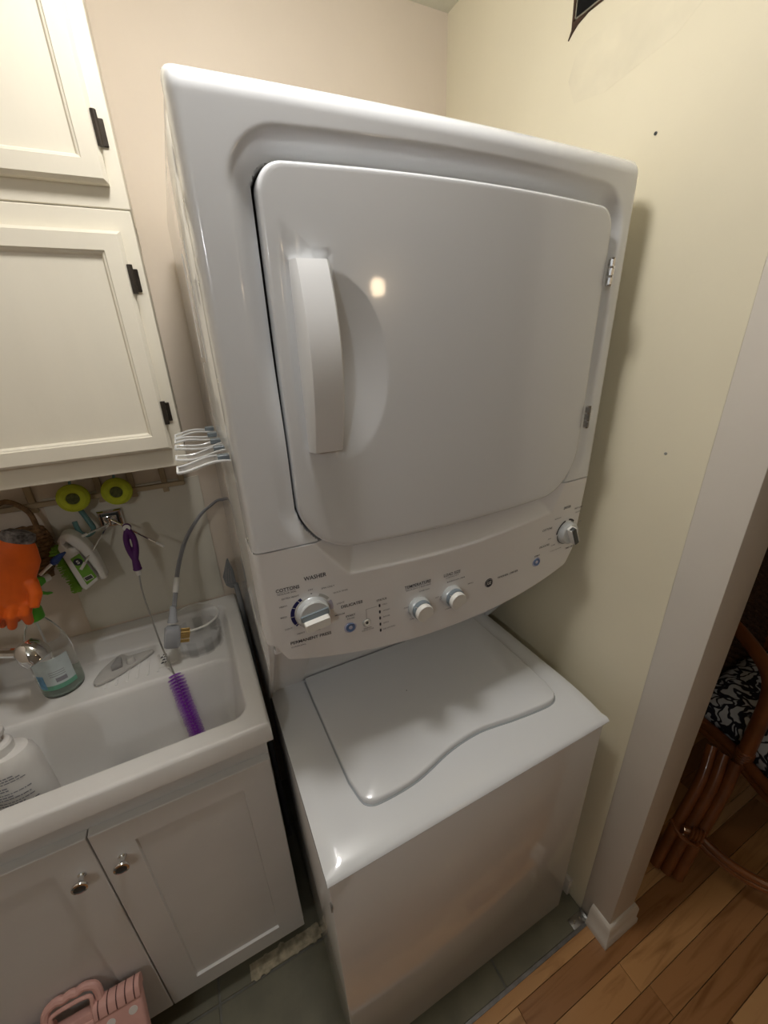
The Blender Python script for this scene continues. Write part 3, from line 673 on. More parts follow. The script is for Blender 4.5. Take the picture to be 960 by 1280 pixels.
for x0, x1, kx in ((-.3815, -.0385, -.345), (-.7405, -.3845, -.414)):
    b = B(); L = []
    for ins, y in DP2:
        iz = ins if ins < .01 else ins-.006
        L.append([(x0+ins, y, .098+iz), (x1-ins, y, .098+iz), (x1-ins, y, .801-iz), (x0+ins, y, .801-iz)])
    b.loops(L); d = b.obj('door', 'cab_grey', sc, angle=25)
    kz = .712
    k = B().lathe([(.0075, 0), (.0075, .002), (.005, .005), (.0048, .013), (.008, .018), (.0135, .021), (.0145, .0235), (.0135, .026), (.010, .0268)], (kx, .290, kz), axis=(0, -1, 0), n=28, cap1=False).obj('knob', 'chrome', d)
    B().lathe([(.010, .0262), (.0085, .0248), (.002, .0252)], (kx, .290, kz), axis=(0, -1, 0), n=24, cap0=False).obj('knob_dimple', 'slate_dark', d)
def sdr(x, y, x0, x1, y0, y1, r):
    cx, cy = (x0+x1)/2, (y0+y1)/2; qx = abs(x-cx)-((x1-x0)/2-r); qy = abs(y-cy)-((y1-y0)/2-r)
    return math.hypot(max(qx, 0), max(qy, 0)) + min(max(qx, qy), 0) - r
SX0, SX1, SY0, SY1 = -.752, -.0235, .273, .813
LEDGE = .860; BOT = .640
def sink_z(x, y):
    z = .9215
    e = min(x-SX0, SX1-x, y-SY0); z -= rnd(max(0, e), .008)
    dl = -sdr(x, y, -.712, -.060, .316, .772, .035); z -= (.9215-LEDGE)*smoothstep(0, .020, dl)
    dbn = -sdr(x, y, -.705, -.068, .322, .603, .045); z -= (LEDGE-BOT)*smoothstep(0, .036, dbn)
    return z
def sink():
    t = thing('laundry_sink', (-.39, .54, .63), 'white moulded laundry sink basin set on the cabinet', 'sink')
    b = B(); nu, nv = 200, 150
    G = b.grid(lambda u, v: (SX0+(SX1-SX0)*u, SY0+(SY1-SY0)*v, sink_z(SX0+(SX1-SX0)*u, SY0+(SY1-SY0)*v)), nu, nv)
    brd = [G[i][0] for i in range(nu+1)] + [G[nu][j] for j in range(1, nv+1)] + [G[i][nv] for i in range(nu-1, -1, -1)] + [G[0][j] for j in range(nv-1, 0, -1)]; n = len(brd)
    p = brd
    for dz, ins in ((.873, 0), (.873, .02)):
        q = [b.v((v.co.x + (ins if v.co.x < SX0+.001 else -ins if v.co.x > SX1-.001 else 0), v.co.y + (ins if v.co.y < SY0+.001 else -ins if v.co.y > SY1-.001 else 0), dz)) for v in brd]
        for i in range(n): b.face([p[i], p[(i+1) % n], q[(i+1) % n], q[i]])
        p = q
    b.obj('basin', 'sink', t, angle=60)
    for k in range(7): 
        x = -.375+.024*k; B().box((x-.003, .628, LEDGE-.001), (x+.003, .700, LEDGE+.003)).obj('soap_ridge', 'sink', t, bevel=.0015)
    B().lathe([(.046, 0), (.046, .003), (.040, .004), (.036, -.001)], (-.372, .532, BOT), n=32, cap1=False).obj('drain_ring', 'steel', t)
    B().lathe([(.039, .0008), (.01, .0012)], (-.372, .532, BOT), n=32).obj('drain_plug', 'near_black', t)
sink()
# ---- faucet
fc = thing('faucet', (-.64, .70, LEDGE), 'chrome laundry faucet with round spout end over basin', 'faucet')
B().lathe([(.03, 0), (.03, .006), (.022, .012), (.02, .09), (.021, .14), (.018, .19), (.004, .195)], (-.64, .70, LEDGE), n=28).obj('faucet_body', 'chrome', fc)
B().tube(bez([(-.64, .70, 1.02), (-.60, .672, 1.037), (-.545, .637, 1.041), (-.485, .607, 1.041)], 8), [.011]*25).obj('spout', 'chrome', fc)
hd = B().lathe([(.006, -.034), (.018, -.030), (.026, -.018), (.029, 0), (.0285, .010), (.0265, .016), (.0265, .020), (.020, .022)], (-.463, .597, 1.037), axis=(.42, -.30, -.80), n=36).obj('spray_head', 'chrome', fc)
B().lathe([(.0075, 0), (.0075, .002), (.005, .0022)], (-.4795, .5845, 1.0555), axis=(-.55, -.55, .6), n=16).obj('button', 'white_plastic', hd)
# ---- white pump bottle standing in the basin
pb = thing('pump_bottle', (-.499, .425, BOT), 'white plastic pump soap bottle with grey print standing in basin', 'bottle')
def oval(prof, o, sx, sy): return B().lathe(prof, o, n=40, sx=sx, sy=sy)
o_ = (-.499, .425, BOT)
bd = oval([(.040, 0), (.050, .004), (.0525, .015), (.052, .20), (.0505, .275), (.047, .298), (.040, .309), (.026, .3135)], o_, 1, .72).obj('bottle_body', 'bottle_white', pb)
B().lathe([(.022, .312), (.022, .330), (.019, .334), (.010, .336), (.008, .338), (.008, .352)], o_, n=28).obj('pump_collar', 'bottle_white', pb)
b = B(); b.lathe([(.016, .350), (.018, .354), (.018, .362), (.015, .366)], o_, n=24); b.tube([(-.499, .425, BOT+.358), (-.520, .405, BOT+.358), (-.534, .392, BOT+.352)], [.008, .006, .005], 12); b.obj('pump_head', 'bottle_white', pb)
b = B(); random.seed(5); A0 = -2.6
for r_i, (z, a1, h) in enumerate((z+.030, a1, h) for z, a1, h in [(.246, -1.32, .0028), (.240, -1.08, .0028), (.234, -1.05, .0022), (.222, -1.55, .0032), (.216, -1.6, .003), (.207, -.98, .0022), (.200, -1.5, .003), (.194, -1.0, .0026), (.185, -.95, .0022), (.178, -1.3, .003), (.172, -.92, .0026), (.163, -.9, .0018), (.156, -1.3, .0022)]):
    a = A0
    while a < a1:
        da = random.uniform(.05, .16)
        q = []
        for aa, dz in ((a, 0), (a+da, 0), (a+da, h), (a, h)): q.append(b.v((-.499+.0528*math.cos(aa), .425+.0528*.72*math.sin(aa), BOT+z+dz)))
        b.face(q); a += da+.025
b.obj('fine_print', 'ink_soft', bd)
b = B(); a = -2.25
for k in range(6):
    for dz, h in ((0, .0018), (.005, .0018), (.010, .0018)):
        if (k+int(dz*1000)) % 3 == 2: continue
        b.face([b.v((-.499+.0528*math.cos(aa), .425+.0528*.72*math.sin(aa), BOT+.030+zz)) for aa, zz in ((a, .138+dz), (a+.09, .138+dz), (a+.09, .138+dz+h), (a, .138+dz+h))])
    for aa0 in (a, a+.07): b.face([b.v((-.499+.0528*math.cos(aa), .425+.0528*.72*math.sin(aa), BOT+.030+zz)) for aa, zz in ((aa0, .138), (aa0+.02, .138), (aa0+.02, .150), (aa0, .150))])
    a += .16
b.obj('bold_print', 'ink_soft', bd)
# ---- spray bottle
sx_, sy_ = -.470, .690
sb = thing('spray_bottle', (sx_, sy_, LEDGE), 'clear spray bottle with green trigger standing on the sink ledge', 'bottle')
o_ = (sx_, sy_, LEDGE)
bd = B().lathe([(.036, .0), (.043, .003), (.045, .012), (.045, .115), (.043, .135), (.036, .165), (.026, .190), (.018, .205), (.0155, .212), (.0155, .228)], o_, n=40, cap1=False).obj('bottle_body', 'clear_thin', sb)
B().lathe([(.034, .003), (.041, .006), (.0425, .013), (.0425, .034), (.001, .0342)], o_, n=36).obj('liquid', 'liquid', sb)
def wrap(name, m, a0, a1, z0, z1, r=.0455, par=None, d=0):
    b = B(); n = 24; L = []
    b.grid(lambda u, v: (sx_+(r+d)*math.cos(a0+(a1-a0)*u), sy_+(r+d)*math.sin(a0+(a1-a0)*u), LEDGE+z0+(z1-z0)*v), n, 2); return b.obj(name, m, par or sb)
lb = wrap('label', 'label', -2.35, -.55, .040, .118)
wrap('label_blue', 'label_blue', -2.35, -1.95, .034, .075, .0458, lb); wrap('label_band', 'label_green', -2.3, -.55, .030, .043, .0457, lb)
wrap('label_barcode', 'ink_soft', -1.45, -.95, .050, .062, .0459, lb)
for k in range(3): wrap('label_line', 'ink_soft', -1.65, -.95, .068+.006*k, .0695+.006*k, .0459, lb)
B().lathe([(.020, .212), (.0205, .236), (.019, .240), (.019, .246), (.012, .252)], o_, n=28).obj('collar', 'green', sb)
b = B(); b.X = Matrix.Translation((sx_, sy_, LEDGE+.062)) @ Matrix.Rotation(.75, 4, 'Z') @ Matrix.Diagonal((.75, .75, .75, 1))
b.prism([(-.030, .292), (-.026, .318), (-.004, .328), (.050, .322), (.064, .316), (.064, .298), (.040, .290), (.018, .276), (.013, .248), (-.013, .248), (-.016, .272)], -.011, .011)
hd = b.obj('trigger_head', 'green', sb, bevel=.004, seg=3)
b = B(); b.X = Matrix.Translation((sx_, sy_, LEDGE+.062)) @ Matrix.Rotation(.75, 4, 'Z') @ Matrix.Diagonal((.75, .75, .75, 1))
b.prism([(.024, .290), (.036, .291), (.044, .276), (.058, .262), (.070, .256), (.069, .251), (.054, .254), (.036, .268)], -.007, .007); b.obj('trigger', 'green', hd, bevel=.002)
b = B(); b.X = Matrix.Translation((sx_, sy_, LEDGE+.062)) @ Matrix.Rotation(.75, 4, 'Z') @ Matrix.Diagonal((.75, .75, .75, 1)); b.lathe([(.011, .062), (.012, .064), (.012, .078), (.009, .080)], (0, 0, .307), axis=(1, 0, 0), n=20); b.obj('nozzle', 'white_plastic', hd)
B().tube([(sx_, sy_, LEDGE+.02), (sx_, sy_, LEDGE+.23)], .0022, 8).obj('dip_tube', 'white_plastic', sb)
# ---- grey boat-shaped rubber piece and folded paper slip
gp = thing('scrubber', (-.335, .675, LEDGE), 'flat grey pointed rubber scrubber lying on the sink ledge', 'scrubber')
P = [tuple(p[:2]) for p in bez([(-.402, .655, 0), (-.388, .695, 0), (-.350, .738, 0), (-.325, .722, 0), (-.285, .722, 0), (-.266, .718, 0), (-.275, .704, 0), (-.315, .676, 0), (-.36, .650, 0), (-.392, .642, 0), (-.402, .655, 0)], 5)][:-1]
B().prismz(P, LEDGE+.0028, LEDGE+.012).obj('sole', 'rubber_grey', gp, bevel=.002)
B().prismz([(-.362, .672), (-.350, .706), (-.340, .706), (-.336, .678)], LEDGE+.012, LEDGE+.030).obj('grip', 'rubber_dark', gp, bevel=.003)
B().lathe([(.011, 0), (.010, .012), (.007, .016)], (-.318, .69, LEDGE+.012), n=18).obj('knob', 'rubber_grey', gp)
pp = B(); pp.prismz([(-.252, .640), (-.205, .650), (-.212, .712), (-.258, .702)], LEDGE+.0002, LEDGE+.0016)
pp = tag(pp.obj('paper_slip', 'white_plastic'), 'small pale paper slip with black marks beside grey scrubber', 'paper')
b = B()
for dx, dy in ((0, 0), (.003, .012), (-.002, .024), (.004, .034)):
    b.prismz([(-.248+dx, .655+dy), (-.240+dx, .657+dy), (-.242+dx, .663+dy), (-.246+dx, .661+dy)], LEDGE+.0016, LEDGE+.0019); b.prismz([(-.238+dx, .655+dy), (-.233+dx, .659+dy), (-.235+dx, .662+dy), (-.240+dx, .658+dy)], LEDGE+.0016, LEDGE+.0019)
b.obj('black_marks', 'ink', pp)
# ---- clear tub
jx, jy, jr = -.143, .691, .061
ct = thing('clear_tub', (jx, jy, LEDGE), 'clear round plastic tub standing on sink ledge under the plug', 'tub')
prof = [(jr-.006, .001), (jr-.004, .004), (jr-.001, .06), (jr, .088), (jr+.004, .090), (jr+.004, .098), (jr-.001, .099), (jr-.003, .090), (jr-.0035, .06), (jr-.0065, .006), (jr-.010, .0035), (.001, .0035)]
B().lathe(prof, (jx, jy, LEDGE), n=56).obj('tub_wall', 'clear', ct)
b = B(); b.lathe([(jr+.004, .0955), (jr+.0045, .097), (jr+.003, .0992), (jr, .0995), (jr-.001, .0975)], (jx, jy, LEDGE), n=56, cap0=False, cap1=False); b.obj('rim', 'white_plastic', ct)
for k in range(9):
    a = 2*PI*k/9; b = B(); n = 6; L = []
    for i in range(n+1):
        t = a + .38*i/n; r0, r1 = jr-.0015, jr+.0012
        L.append([(jx+r*math.cos(t), jy+r*math.sin(t), LEDGE+z) for r, z in ((r0, .004), (r1, .004), (r1+.001, .052), (r0+.001, .052))])
    b.loops(L); b.obj('foot_tab', 'clear', ct)
# ---- grey power cord and plug
pc = thing('power_cord', (-.17, .66, .96), 'grey dryer power cord with plug hanging over the clear tub', 'cord')
pts = [(.05, .803, 1.205), (-.006, .803, 1.243), tuple(at(262, 633, .79)), tuple(at(248, 647, .77)), tuple(at(232, 675, .74)), tuple(at(223, 708, .71)), tuple(at(219, 745, .665)), tuple(at(216, 772, .636))]
cu = bez(pts, 8)
for off in (-.0036, .0036): B().tube([p+Vector((off*.7, off*.5, 0)) for p in cu], .0034, 10).obj('cord_strand', 'cord', pc)
B().tube([p for p in cu], .0032, 8).obj('cord_web', 'cord', pc)
i0 = len(cu)-14; B().tube([cu[i0+k] for k in range(5)], .0072, 12).obj('cord_tag', 'white_plastic', pc)
c0 = at(215.5, 795, .620); 
e_ = cu[-1]; dn = (c0-e_).normalized()
B().tube([e_-dn*.03, e_, e_+dn*.012], [.007, .010, .013], 12).obj('strain_relief', 'plug', pc)
X = Matrix.Translation(c0) @ Matrix.Rotation(.25, 4, 'Y')
b = B(); b.X = X; b.loops([[(x, y, z) for x, y in rrect(-.019*s, .019*s, -.015*s, .015*s, .006, 4, 2)] for s, z in ((.8, -.030), (1, -.026), (1, .018), (.75, .026))]); pl = b.obj('plug_body', 'plug', pc, angle=40)
for dy, dz, hw in ((-.008, .010, .0055), (.008, .010, .0055), (0, -.006, .005), (0, -.018, .005)):
    b = B(); b.X = X; b.box((.016, dy-.0014, dz-hw), (.041, dy+.0014, dz+hw)); b.obj('prong', 'brass', pl, bevel=.001, seg=1)
# ---- long grey scraper in the gap
gt = thing('scraper', (-.014, .62, 0), 'grey long-handled plastic scraper leaning in gap beside washer', 'scraper')
B().tube(bez([(-.0153, .60, .002), (-.0153, .66, .5), (-.0160, .745, .93), (-.021, .765, .985)], 8), [.0078]*20+[.009]*5).obj('handle', 'tool_grey', gt)
b = B(); b.X = Matrix.Translation((-.025, .768, .972)) @ Matrix.Rotation(-.12, 4, 'X')
b.loops([[(x*s, y, z) for x, z in [(-.008, 0), (-.020, .012), (-.024, .040), (-.004, .092), (.0005, .094), (.0085, .055), (.0095, .018), (.006, 0)]] for s, y in ((.92, -.006), (1, -.003), (1, .003), (.92, .006))])
hd = b.obj('head', 'tool_grey', gt, bevel=.001, seg=1)
for k in range(3):
    b = B(); b.X = Matrix.Translation((-.025, .768, .972)) @ Matrix.Rotation(-.12, 4, 'X'); b.tube([(-.018+.007*k, -.0065, .018), (-.010+.005*k, -.0065, .072-.008*k)], .0014, 6); b.obj('rib', 'rubber_dark', hd)

# ================================================================== THINGS ON THE WALL UNDER THE CABINET
rk = thing('wall_rack', (-.33, .80, 1.30), 'brown wooden slat rack on wall under the cream cabinet', 'rack')
for z in (1.312, 1.392): B().box((-.70, .7975, z-.006), (-.092, .8075, z+.006)).obj('rail', 'rack_wood', rk, bevel=.001, seg=1)
for x in (-.66, -.545, -.428, -.288, -.215, -.140, -.098): B().box((x-.007, .8045, 1.292 if x != -.098 else 1.306), (x+.007, .8145, 1.43)).obj('slat', 'rack_wood', rk, bevel=.001, seg=1)
def sponge(x, z, label, tilt):
    t = thing('scrub_sponge', (x, .78, z), label, 'sponge', 'lime scrub sponges on the wall rack')
    ax = Vector((tilt, -1, .12))
    B().lathe([(.020, -.012), (.030, -.009), (.0345, 0), (.033, .009), (.026, .014), (.016, .0145), (.012, .010), (.001, .009)], (x, .780, z), axis=ax, n=36).obj('sponge_body', 'lime', t)
    B().lathe([(.0145, .0118), (.013, .0128), (.001, .0125)], (x, .780, z), axis=ax, n=24).obj('core', 'sponge_core', t)
    B().tube(bez([(x, .782, z+.028), (x+.002, .789, z+.045), (x, .796, z+.072)], 6), .003, 8).obj('loop', 'teal', t)
sponge(-.339, 1.322, 'lime round scrub sponge further left, above the teal hook', .1)
sponge(-.247, 1.322, 'lime round scrub sponge further right, above the chrome hook plate', .0)
# chrome swing hook
ch = thing('swing_hook', (-.282, .805, 1.247), 'chrome square wall plate with swinging towel arms', 'hook')
b = B(); PX0, PX1, PZ0, PZ1 = -.309, -.254, 1.224, 1.270
L = []
for ins, y in ((0, .8095), (0, .800), (.003, .797), (.006, .797), (.008, .802)): L.append([(PX0+ins, y, PZ0+ins), (PX1-ins, y, PZ0+ins), (PX1-ins, y, PZ1-ins), (PX0+ins, y, PZ1-ins)])
b.loops(L); b.obj('plate', 'chrome', ch, angle=25)
B().box((PX0+.009, .7995, PZ0+.009), (PX1-.009, .8025, PZ1-.009)).obj('plate_recess', 'slate_dark', ch)
b = B(); b.box((-.297, .785, 1.236), (-.266, .799, 1.258)); pv = b.obj('pivot', 'chrome', ch, bevel=.002)
for k in range(3): B().lathe([(.007, -.003), (.007, .003)], (-.2815, .784, 1.240+.007*k), n=16).obj('swivel', 'chrome', pv)
TIPS = [at(103, 670, .725), at(101, 712, .705), at(205, 683, .705)]
ARM = []
for k, tp in enumerate(TIPS):
    s = Vector((-.2815, .783, 1.240+.006*k)); a = B().tube([s, s.lerp(tp, .9)], .0026, 8).obj('arm', 'chrome', ch)
    B().tube([s.lerp(tp, .86), tp], .0036, 10).obj('arm_tip', 'white_plastic', a)
    ARM.append((s, tp))
# teal hook
tq = [at(100, 637, .79), at(110, 650, .776), at(117, 661, .770), at(112, 668, .766), at(102, 667, .765), at(96, 659, .766), at(93, 652, .768)]
tag(B().tube(bez(tq, 6), [.0062]*12+[.0055]*25, 10).obj('rubber_hook', 'teal'), 'teal rubber J-shaped hook left of the chrome plate', 'hook')
# purple bottle brush
bb = thing('bottle_brush', tuple(at(250, 915, .560)), 'purple bottle brush hung by its handle, bristles in the sink', 'brush')
hp = [at(158, 657, .722), at(162, 672, .715), at(168, 695, .705), at(172, 711, .698)]
H = bez(hp, 8)
ax = (H[-1]-H[0]).normalized(); sd = ax.cross(Vector((0, 1, 0))).normalized()
def strap(b, P, r0, off, n=10):
    b.tube([p + sd*off(k/(len(P)-1)) for k, p in enumerate(P)], [r0(k/(len(P)-1)) for k in range(len(P))], n)
b = B(); op = lambda t: .0088*math.sin(PI*min(1, max(0, (t-.12)/.62)))
strap(b, H, lambda t: .0072 + .0025*smoothstep(.65, .95, t), op); strap(b, H, lambda t: .0072 + .0025*smoothstep(.65, .95, t), lambda t: -op(t))
b.lathe([(.009, -.004), (.011, 0), (.009, .004)], H[-1], axis=ax, n=14); b.lathe([(.004, -.005), (.010, -.002), (.010, .002), (.004, .005)], H[1], axis=(0, 1, 0), n=16)
hd = b.obj('handle', 'purple', bb, remesh=.0016)
b = B(); b.lathe([(.0085, -.0062), (.0085, -.0068), (.005, -.007)], H[1], axis=(0, 1, 0), n=18); b.lathe([(.0062, .0), (.0062, .014), (.005, .016)], H[-1]+ax*.001, axis=ax, n=14); b.obj('collar', 'white_plastic', hd)
wp = [H[-1]+ax*.012, at(178, 740, .690), at(190, 775, .662), at(203, 810, .632), at(218, 843, .598), at(232, 880, .574), at(247, 917, .563)]
WP = bez(wp, 8)
b = B(); b.tube(WP, .0021, 8); b.obj('wire', 'steel', bb)
b = B(); random.seed(9); NB = 19; seg0 = 32
for k in range(NB):
    f = seg0 + (len(WP)-1-seg0)*k/(NB-1); i = int(min(f, len(WP)-2)); p = WP[i].lerp(WP[i+1], f-i); t = (WP[i+1]-WP[i]).normalized()
    a = t.cross(Vector((0, 1, 0))).normalized(); c = t.cross(a)
    for q in range(30):
        th = 2*PI*(q+.5*(k % 2))/30 + random.uniform(-.05, .05); d = a*math.cos(th)+c*math.sin(th); rr = .0205*random.uniform(.92, 1.05)*(.75 if k == 0 else 1)
        s = t.cross(d)*.0006; tt = t*.0006; e = p+d*rr+t*.0022
        b.loops([[p+s, p+tt, p-s], [e+s, e+tt, e-s]])
o = b.obj('bristles', 'purple_bristle', bb, smooth=False); o['kind'] = 'stuff'
# white and green scrub brush
wb = thing('scrub_brush', tuple(at(112, 735, .745)), 'white handled scrub brush with green bristles hanging below hook', 'brush')
def pxpoly(pts, Y): return [(v.x, v.z) for v in (at(px, py, Y) for px, py in pts)]
Pb = pxpoly([(73, 684), (76, 674), (84, 684), (95, 683), (124, 722), (109, 735), (103, 732)], .735)
B().prism(Pb, .722, .768).obj('brush_block', 'white_plastic', wb, bevel=.004, seg=3)
lb = B().prism(pxpoly([(88, 699), (99, 692), (121, 721), (109, 731)], .7212), .7208, .7225).obj('label', 'brush_label', wb)
c_ = at(97.5, 702.5, .7204); b = B(); b.lathe([(.0095, 0), (.0095, .0006)], c_, axis=(0, -1, 0), n=24); b.obj('label_disc', 'ink', lb)
b = B(); write(b, 'S', c_.x, c_.z, .006, .0095, lambda x, z: .7198, .25); b.obj('label_letter', 'dot_white', lb)
c_ = at(111, 722, .7204); b = B(); b.X = Matrix.Translation(c_) @ Matrix.Rotation(-.3, 4, 'Y'); b.box((-.0095, -.0008, -.006), (.0095, 0, .006)); b.obj('label_frame', 'dot_white', lb)
b = B(); b.X = Matrix.Translation(c_) @ Matrix.Rotation(-.3, 4, 'Y'); b.box((-.008, -.0013, -.0046), (.008, -.0006, .0046)); b.obj('label_print', 'slate_dark', lb)
hp = bez([at(77, 676, .745), at(84, 669, .745), at(97, 675, .745), at(111, 688, .745), at(124, 706, .745), at(131, 719, .745)], 6)
b = B(); L = []
for k, p in enumerate(hp):
    t = (hp[min(k+1, len(hp)-1)]-hp[max(k-1, 0)]).normalized(); nn = t.cross(Vector((0, 1, 0))).normalized(); f = k/(len(hp)-1)
    hw = .007 + .005*math.sin(PI*min(1, f*1.2)) ; L.append([p+nn*x+Vector((0, y, 0)) for x, y in rrect(-hw, hw, -.020, .020, .006, 4, 2)])
b.loops(L); b.obj('brush_handle', 'white_plastic', wb, angle=40)
b = B(); random.seed(4); p0, p1 = at(73, 684, .745), at(104, 735, .745); u_ = (p1-p0); nrm = Vector((u_.z, 0, -u_.x)).normalized(); nrm = nrm if nrm.x < 0 else -nrm
for k in range(30):
    for j in range(9):
        s = p0 + u_*((k+.5)/30) + Vector((0, -.020+.005*j, 0)); e = s + nrm*random.uniform(.013, .019) + u_.normalized()*random.uniform(-.003, .002) + Vector((0, random.uniform(-.003, .003), 0))
        d1_ = u_.normalized()*.0012; d2_ = Vector((0, .0012, 0)); b.loops([[s+d1_, s+d2_, s-d1_, s-d2_], [e+d1_, e+d2_, e-d1_, e-d2_]])
o = b.obj('bristles', 'brush_green', wb, smooth=False); o['kind'] = 'stuff'
# small blue and white brush lying over the glove
sbp = [at(50, 719, .652), at(60, 709, .658), at(68, 702, .662), at(75, 695, .666), at(82, 690, .670)]
bl = thing('small_brush', tuple(sbp[0]), 'small white stick with navy blue tip beside orange gloves', 'brush')
B().tube([sbp[0], sbp[1], sbp[2]], .0034, 10).obj('stick', 'white_plastic', bl)
B().tube([sbp[2]*.6+sbp[1]*.4, sbp[2], sbp[3], sbp[4]], [.0055, .009, .0062, .002], 12).obj('tip', 'blue_cap', bl)
# woven jute pouch
jp = thing('jute_pouch', (-.47, .77, 1.13), 'brown woven jute pouch hanging behind the orange gloves', 'pouch')
random.seed(8)
for k in range(15):
    z = 1.262-.0092*k; hw = .062*math.sqrt(max(.05, 1-((k-6.5)/9.5)**2)) + .012; b = B(); n = 44
    ring = [Vector((-.475-.0015*k + hw*math.cos(2*PI*i/n), .772+.022*math.sin(2*PI*i/n)*(1+.06*math.sin(i*2.2+k*PI)), z+.0016*math.sin(i*2.2+k*PI))) for i in range(n+1)]
    b.tube(ring, .0056, 7); b.obj('coil', 'jute', jp)
B().lathe([(.055, 0), (.062, .06), (.055, .12)], (-.483, .772, 1.135), n=24, sy=.30).obj('lining', 'jute', jp)
B().tube(bez([(-.53, .772, 1.262), (-.51, .785, 1.31), (-.47, .79, 1.335), (-.435, .785, 1.305), (-.425, .772, 1.262)], 8), .006, 8).obj('strap', 'jute', jp)
# rubber gloves
def glove(name, label, dx, dy, rot, scale, zt):
    t = thing(name, (-.47+dx, .64+dy, 1.05), label, 'glove', 'orange rubber gloves hung under the cabinet')
    X = Matrix.Translation((-.405+dx, .640+dy, zt)) @ Matrix.Rotation(rot, 4, 'Y') @ Matrix.Diagonal((scale, scale, scale, 1))
    b = B(); b.X = X
    L = []
    for z, hx, hy in ((0, .026, .014), (-.02, .036, .017), (-.045, .045, .018), (-.07, .044, .017), (-.10, .041, .016), (-.14, .042, .014), (-.155, .038, .012)):
        L.append([(hx*math.cos(2*PI*k/24), hy*math.sin(2*PI*k/24), z) for k in range(24)])
    b.loops(L)
    for fx, fl, tl in ((-.033, .060, -.10), (-.011, .075, -.03), (.012, .070, .05), (.033, .055, .13)):
        b.tube([(fx, 0, -.145), (fx+tl*.02, -.006, -.145-fl*.5), (fx+tl*.08, .004, -.145-fl)], [.0125, .0115, .009], 10)
        b.lathe([(.009, 0), (.006, .005), (.001, .007)], (fx+tl*.08, .004, -.145-fl), axis=(0, 0, -1), n=10)
    b.tube([(.034, -.004, -.095), (.048, -.014, -.120), (.050, -.020, -.148)], [.014, .0125, .0095], 10)
    b.obj('glove_body', 'orange', t, remesh=.003)
    b = B(); b.X = X; b.lathe([(.028, -.006), (.030, .001), (.028, .012), (.020, .016)], (0, 0, 0), n=24, sy=.55); b.obj('cuff', 'glove_cuff', t)
glove('rubber_glove', 'orange rubber glove hanging nearer, cuff up, beside the spray bottle', -.012, -.012, .42, 1.0, 1.298)
glove('rubber_glove', 'orange rubber glove hanging further left behind the other glove', -.070, .026, .30, .95, 1.285)

# ================================================================== PINK STEP STOOL
ps = thing('step_stool', (-.52, .18, 0), 'pink folding step stool with white dots leaning on cabinet door', 'stool')
th = .46; X = Matrix.Translation((-.525, .092, .002)) @ Matrix.Rotation(-th, 4, 'X')
def sb_(): 
    b = B(); b.X = X; return b
HT = .362
b = sb_(); b.box((-.124, -.012, 0), (.124, .018, HT)); b.obj('folded_panel', 'pink', ps, bevel=.006, seg=3)
for x0, x1 in ((-.124, -.036), (.036, .124)):
    b = sb_(); n = 10
    P = [(-.016, HT-.004) if k == 0 else (.003-.019*math.cos(PI*k/n), HT+.010+.016*math.sin(PI*k/n)) for k in range(n+1)] + [(.022, HT-.004)]
    b.loops([[(x0, y, z) for y, z in P], [(x1, y, z) for y, z in P]]); h = b.obj('hinge_sleeve', 'pink', ps, bevel=.001, seg=1)
    for k in range(5):
        xx = x0+(x1-x0)*(k+.6)/5.2; bb_ = sb_(); Q = [(.003-.0196*math.cos(PI*q/8), HT+.010+.0166*math.sin(PI*q/8)) for q in range(0, 6)]
        bb_.tube([(xx, y, z) for y, z in [(-.0170, HT-.002)] + Q], .0011, 6); bb_.obj('groove', 'pink_dark', h)
# carrying handle
b = sb_(); hp = [(-.046, .004, HT-.012), (-.048, .004, HT+.03), (-.044, .004, HT+.052), (-.034, .004, HT+.060)] + [(-.034+.0113*k, .004, HT+.061+(.0022 if k % 2 else -.0012)) for k in range(1, 6)] + [(.034, .004, HT+.060), (.044, .004, HT+.052), (.048, .004, HT+.03), (.046, .004, HT-.012)]
b.tube(bez(hp, 5), .0085, 10); b.obj('carry_handle', 'pink', ps)
b = sb_(); b.tube(bez([(-.034, -.004, HT+.012), (-.036, -.004, HT+.04), (-.024, -.004, HT+.047), (0, -.004, HT+.048), (.024, -.004, HT+.047), (.036, -.004, HT+.04), (.034, -.004, HT+.012)], 5), .0042, 8); b.obj('handle_ridge', 'pink', ps)
b = sb_(); b.box((-.046, -.008, HT-.03), (.046, .016, HT+.014)); b.obj('handle_bridge', 'pink', ps, bevel=.003)
k = 0
for r_ in range(9):
    for c in range(6):
        xx = -.105+.042*c+(.021 if r_ % 2 else 0); zz = HT-.026-.038*r_
        if xx > .112: continue
        b = sb_(); b.lathe([(.0088, 0), (.0085, .0008), (.001, .001)], (xx, -.0122, zz), axis=(0, -1, 0), n=18); b.obj('dot', 'dot_white', ps)

# ================================================================== RATTAN CHAIR IN THE NEXT ROOM
rc = thing('rattan_chair', (1.55, -.15, 0), 'dark rattan armchair with navy and white coral print cushion', 'chair')
ring = [(1.42, .12), (1.345, .085), (1.333, .03), (1.315, -.05), (1.288, -.116), (1.262, -.17), (1.245, -.26), (1.28, -.37), (1.40, -.44), (1.62, -.46), (1.84, -.42), (1.92, -.30), (1.93, .0), (1.88, .10), (1.70, .13), (1.42, .12)]
R3 = bez([(x, y, 0) for x, y in ring], 6)
for z, r, nm in ((.402, .017, 'seat_rail'), (.372, .014, 'seat_rail')): B().tube([(p.x, p.y, z) for p in R3], r, 12).obj(nm, 'rattan', rc)
cxm, cym = 1.59, -.16; b = B(); L = []
for s, z in ((.90, .398), (.95, .408), (.965, .432), (.95, .458), (.90, .474), (.75, .484), (.4, .489), (.05, .490)): L.append([(cxm+(p.x-cxm)*s, cym+(p.y-cym)*s, z) for p in R3[:-1]])
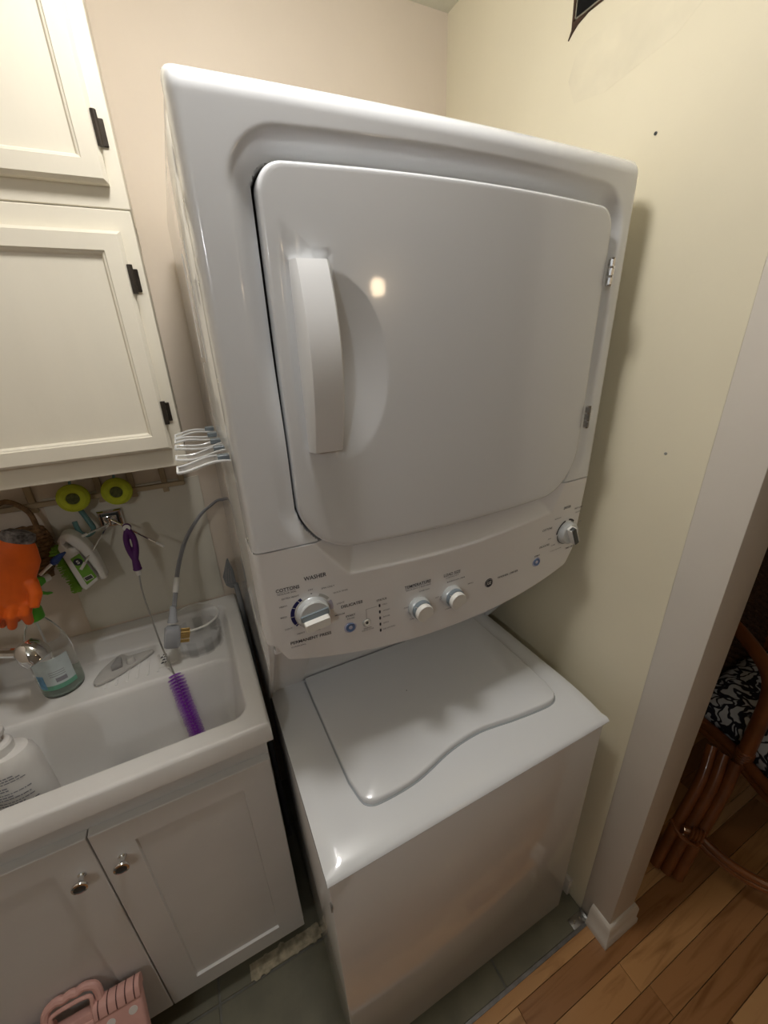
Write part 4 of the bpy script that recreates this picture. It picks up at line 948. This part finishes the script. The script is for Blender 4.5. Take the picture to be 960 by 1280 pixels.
b.loops(L); b.obj('cushion', 'coral', rc, angle=60)
for fx, fy, tx, ty in ((1.052, -.056, 1.285, -.012), (1.062, -.084, 1.288, -.045), (1.078, -.110, 1.288, -.080)):
    B().tube(bez([(fx, fy, .012), (fx+.07, fy+.008, .15), (fx+.16, fy+.018, .29), (tx, ty, .385)], 6), .0165, 12).obj('leg', 'rattan', rc)
for fx, fy, tx, ty in ((1.40, -.52, 1.42, -.42), (1.95, -.45, 1.85, -.38), (1.95, .16, 1.86, .08)): B().tube([(fx, fy, .012), (tx, ty, .38)], .0165, 12).obj('leg', 'rattan', rc)
for dz, r in ((0, .0125), (-.022, .0115)):
    st_ = [(1.110, -.070), (1.136, -.100), (1.140, -.150), (1.148, -.190), (1.168, -.232), (1.20, -.275), (1.27, -.35), (1.41, -.46)]
    B().tube(bez([(x, y, .178+dz-.03*k/7) for k, (x, y) in enumerate(st_)], 6), r, 10).obj('stretcher', 'rattan', rc)
b = B()
for k in range(4): b.lathe([(.021, -.004), (.0235, 0), (.021, .004)], (1.128+.005*k, -.088-.007*k, .172), axis=(.3, -.8, -.1), n=14)
b.tube(bez([(1.096, -.040, .190), (1.085, -.075, .178), (1.108, -.112, .160), (1.135, -.105, .165)], 6), .006, 8); b.obj('binding', 'rattan', rc)
B().tube(bez([(1.300, -.086, .36), (1.300, -.086, .50), (1.302, -.083, .66), (1.33, -.05, .72), (1.40, .04, .74), (1.46, .135, .75)], 8), .021, 12).obj('arm', 'rattan', rc)
b = B()
for k in range(5): b.lathe([(.022, -.004), (.0245, 0), (.022, .004)], (1.300, -.086, .402+.009*k), axis=(0, 0, 1), n=14)
b.obj('binding', 'rattan', rc)
# woven back
for x in (1.40, 1.92): B().tube([(x, .128, .38), (x, .15, 1.05)], .018, 12).obj('back_post', 'rattan', rc)
B().tube([(1.39, .15, 1.05), (1.66, .155, 1.08), (1.93, .15, 1.05)], .018, 12).obj('back_rail', 'rattan', rc)
random.seed(2)
for k in range(46):
    z = .425+.0135*k; n = 52; b = B(); b.tube([(1.40+.52*i/n, .138+.0200*(z-.42)+.007*math.sin(i*PI/2+k*PI), z+.002*math.sin(i*1.3+k)) for i in range(n+1)], .0068, 6); b.obj('strand', 'wicker_dark', rc)
for k in range(13): B().tube([(1.42+.04*k, .139, .42), (1.42+.04*k, .151, 1.04)], .0055, 6).obj('stake', 'wicker_dark', rc)
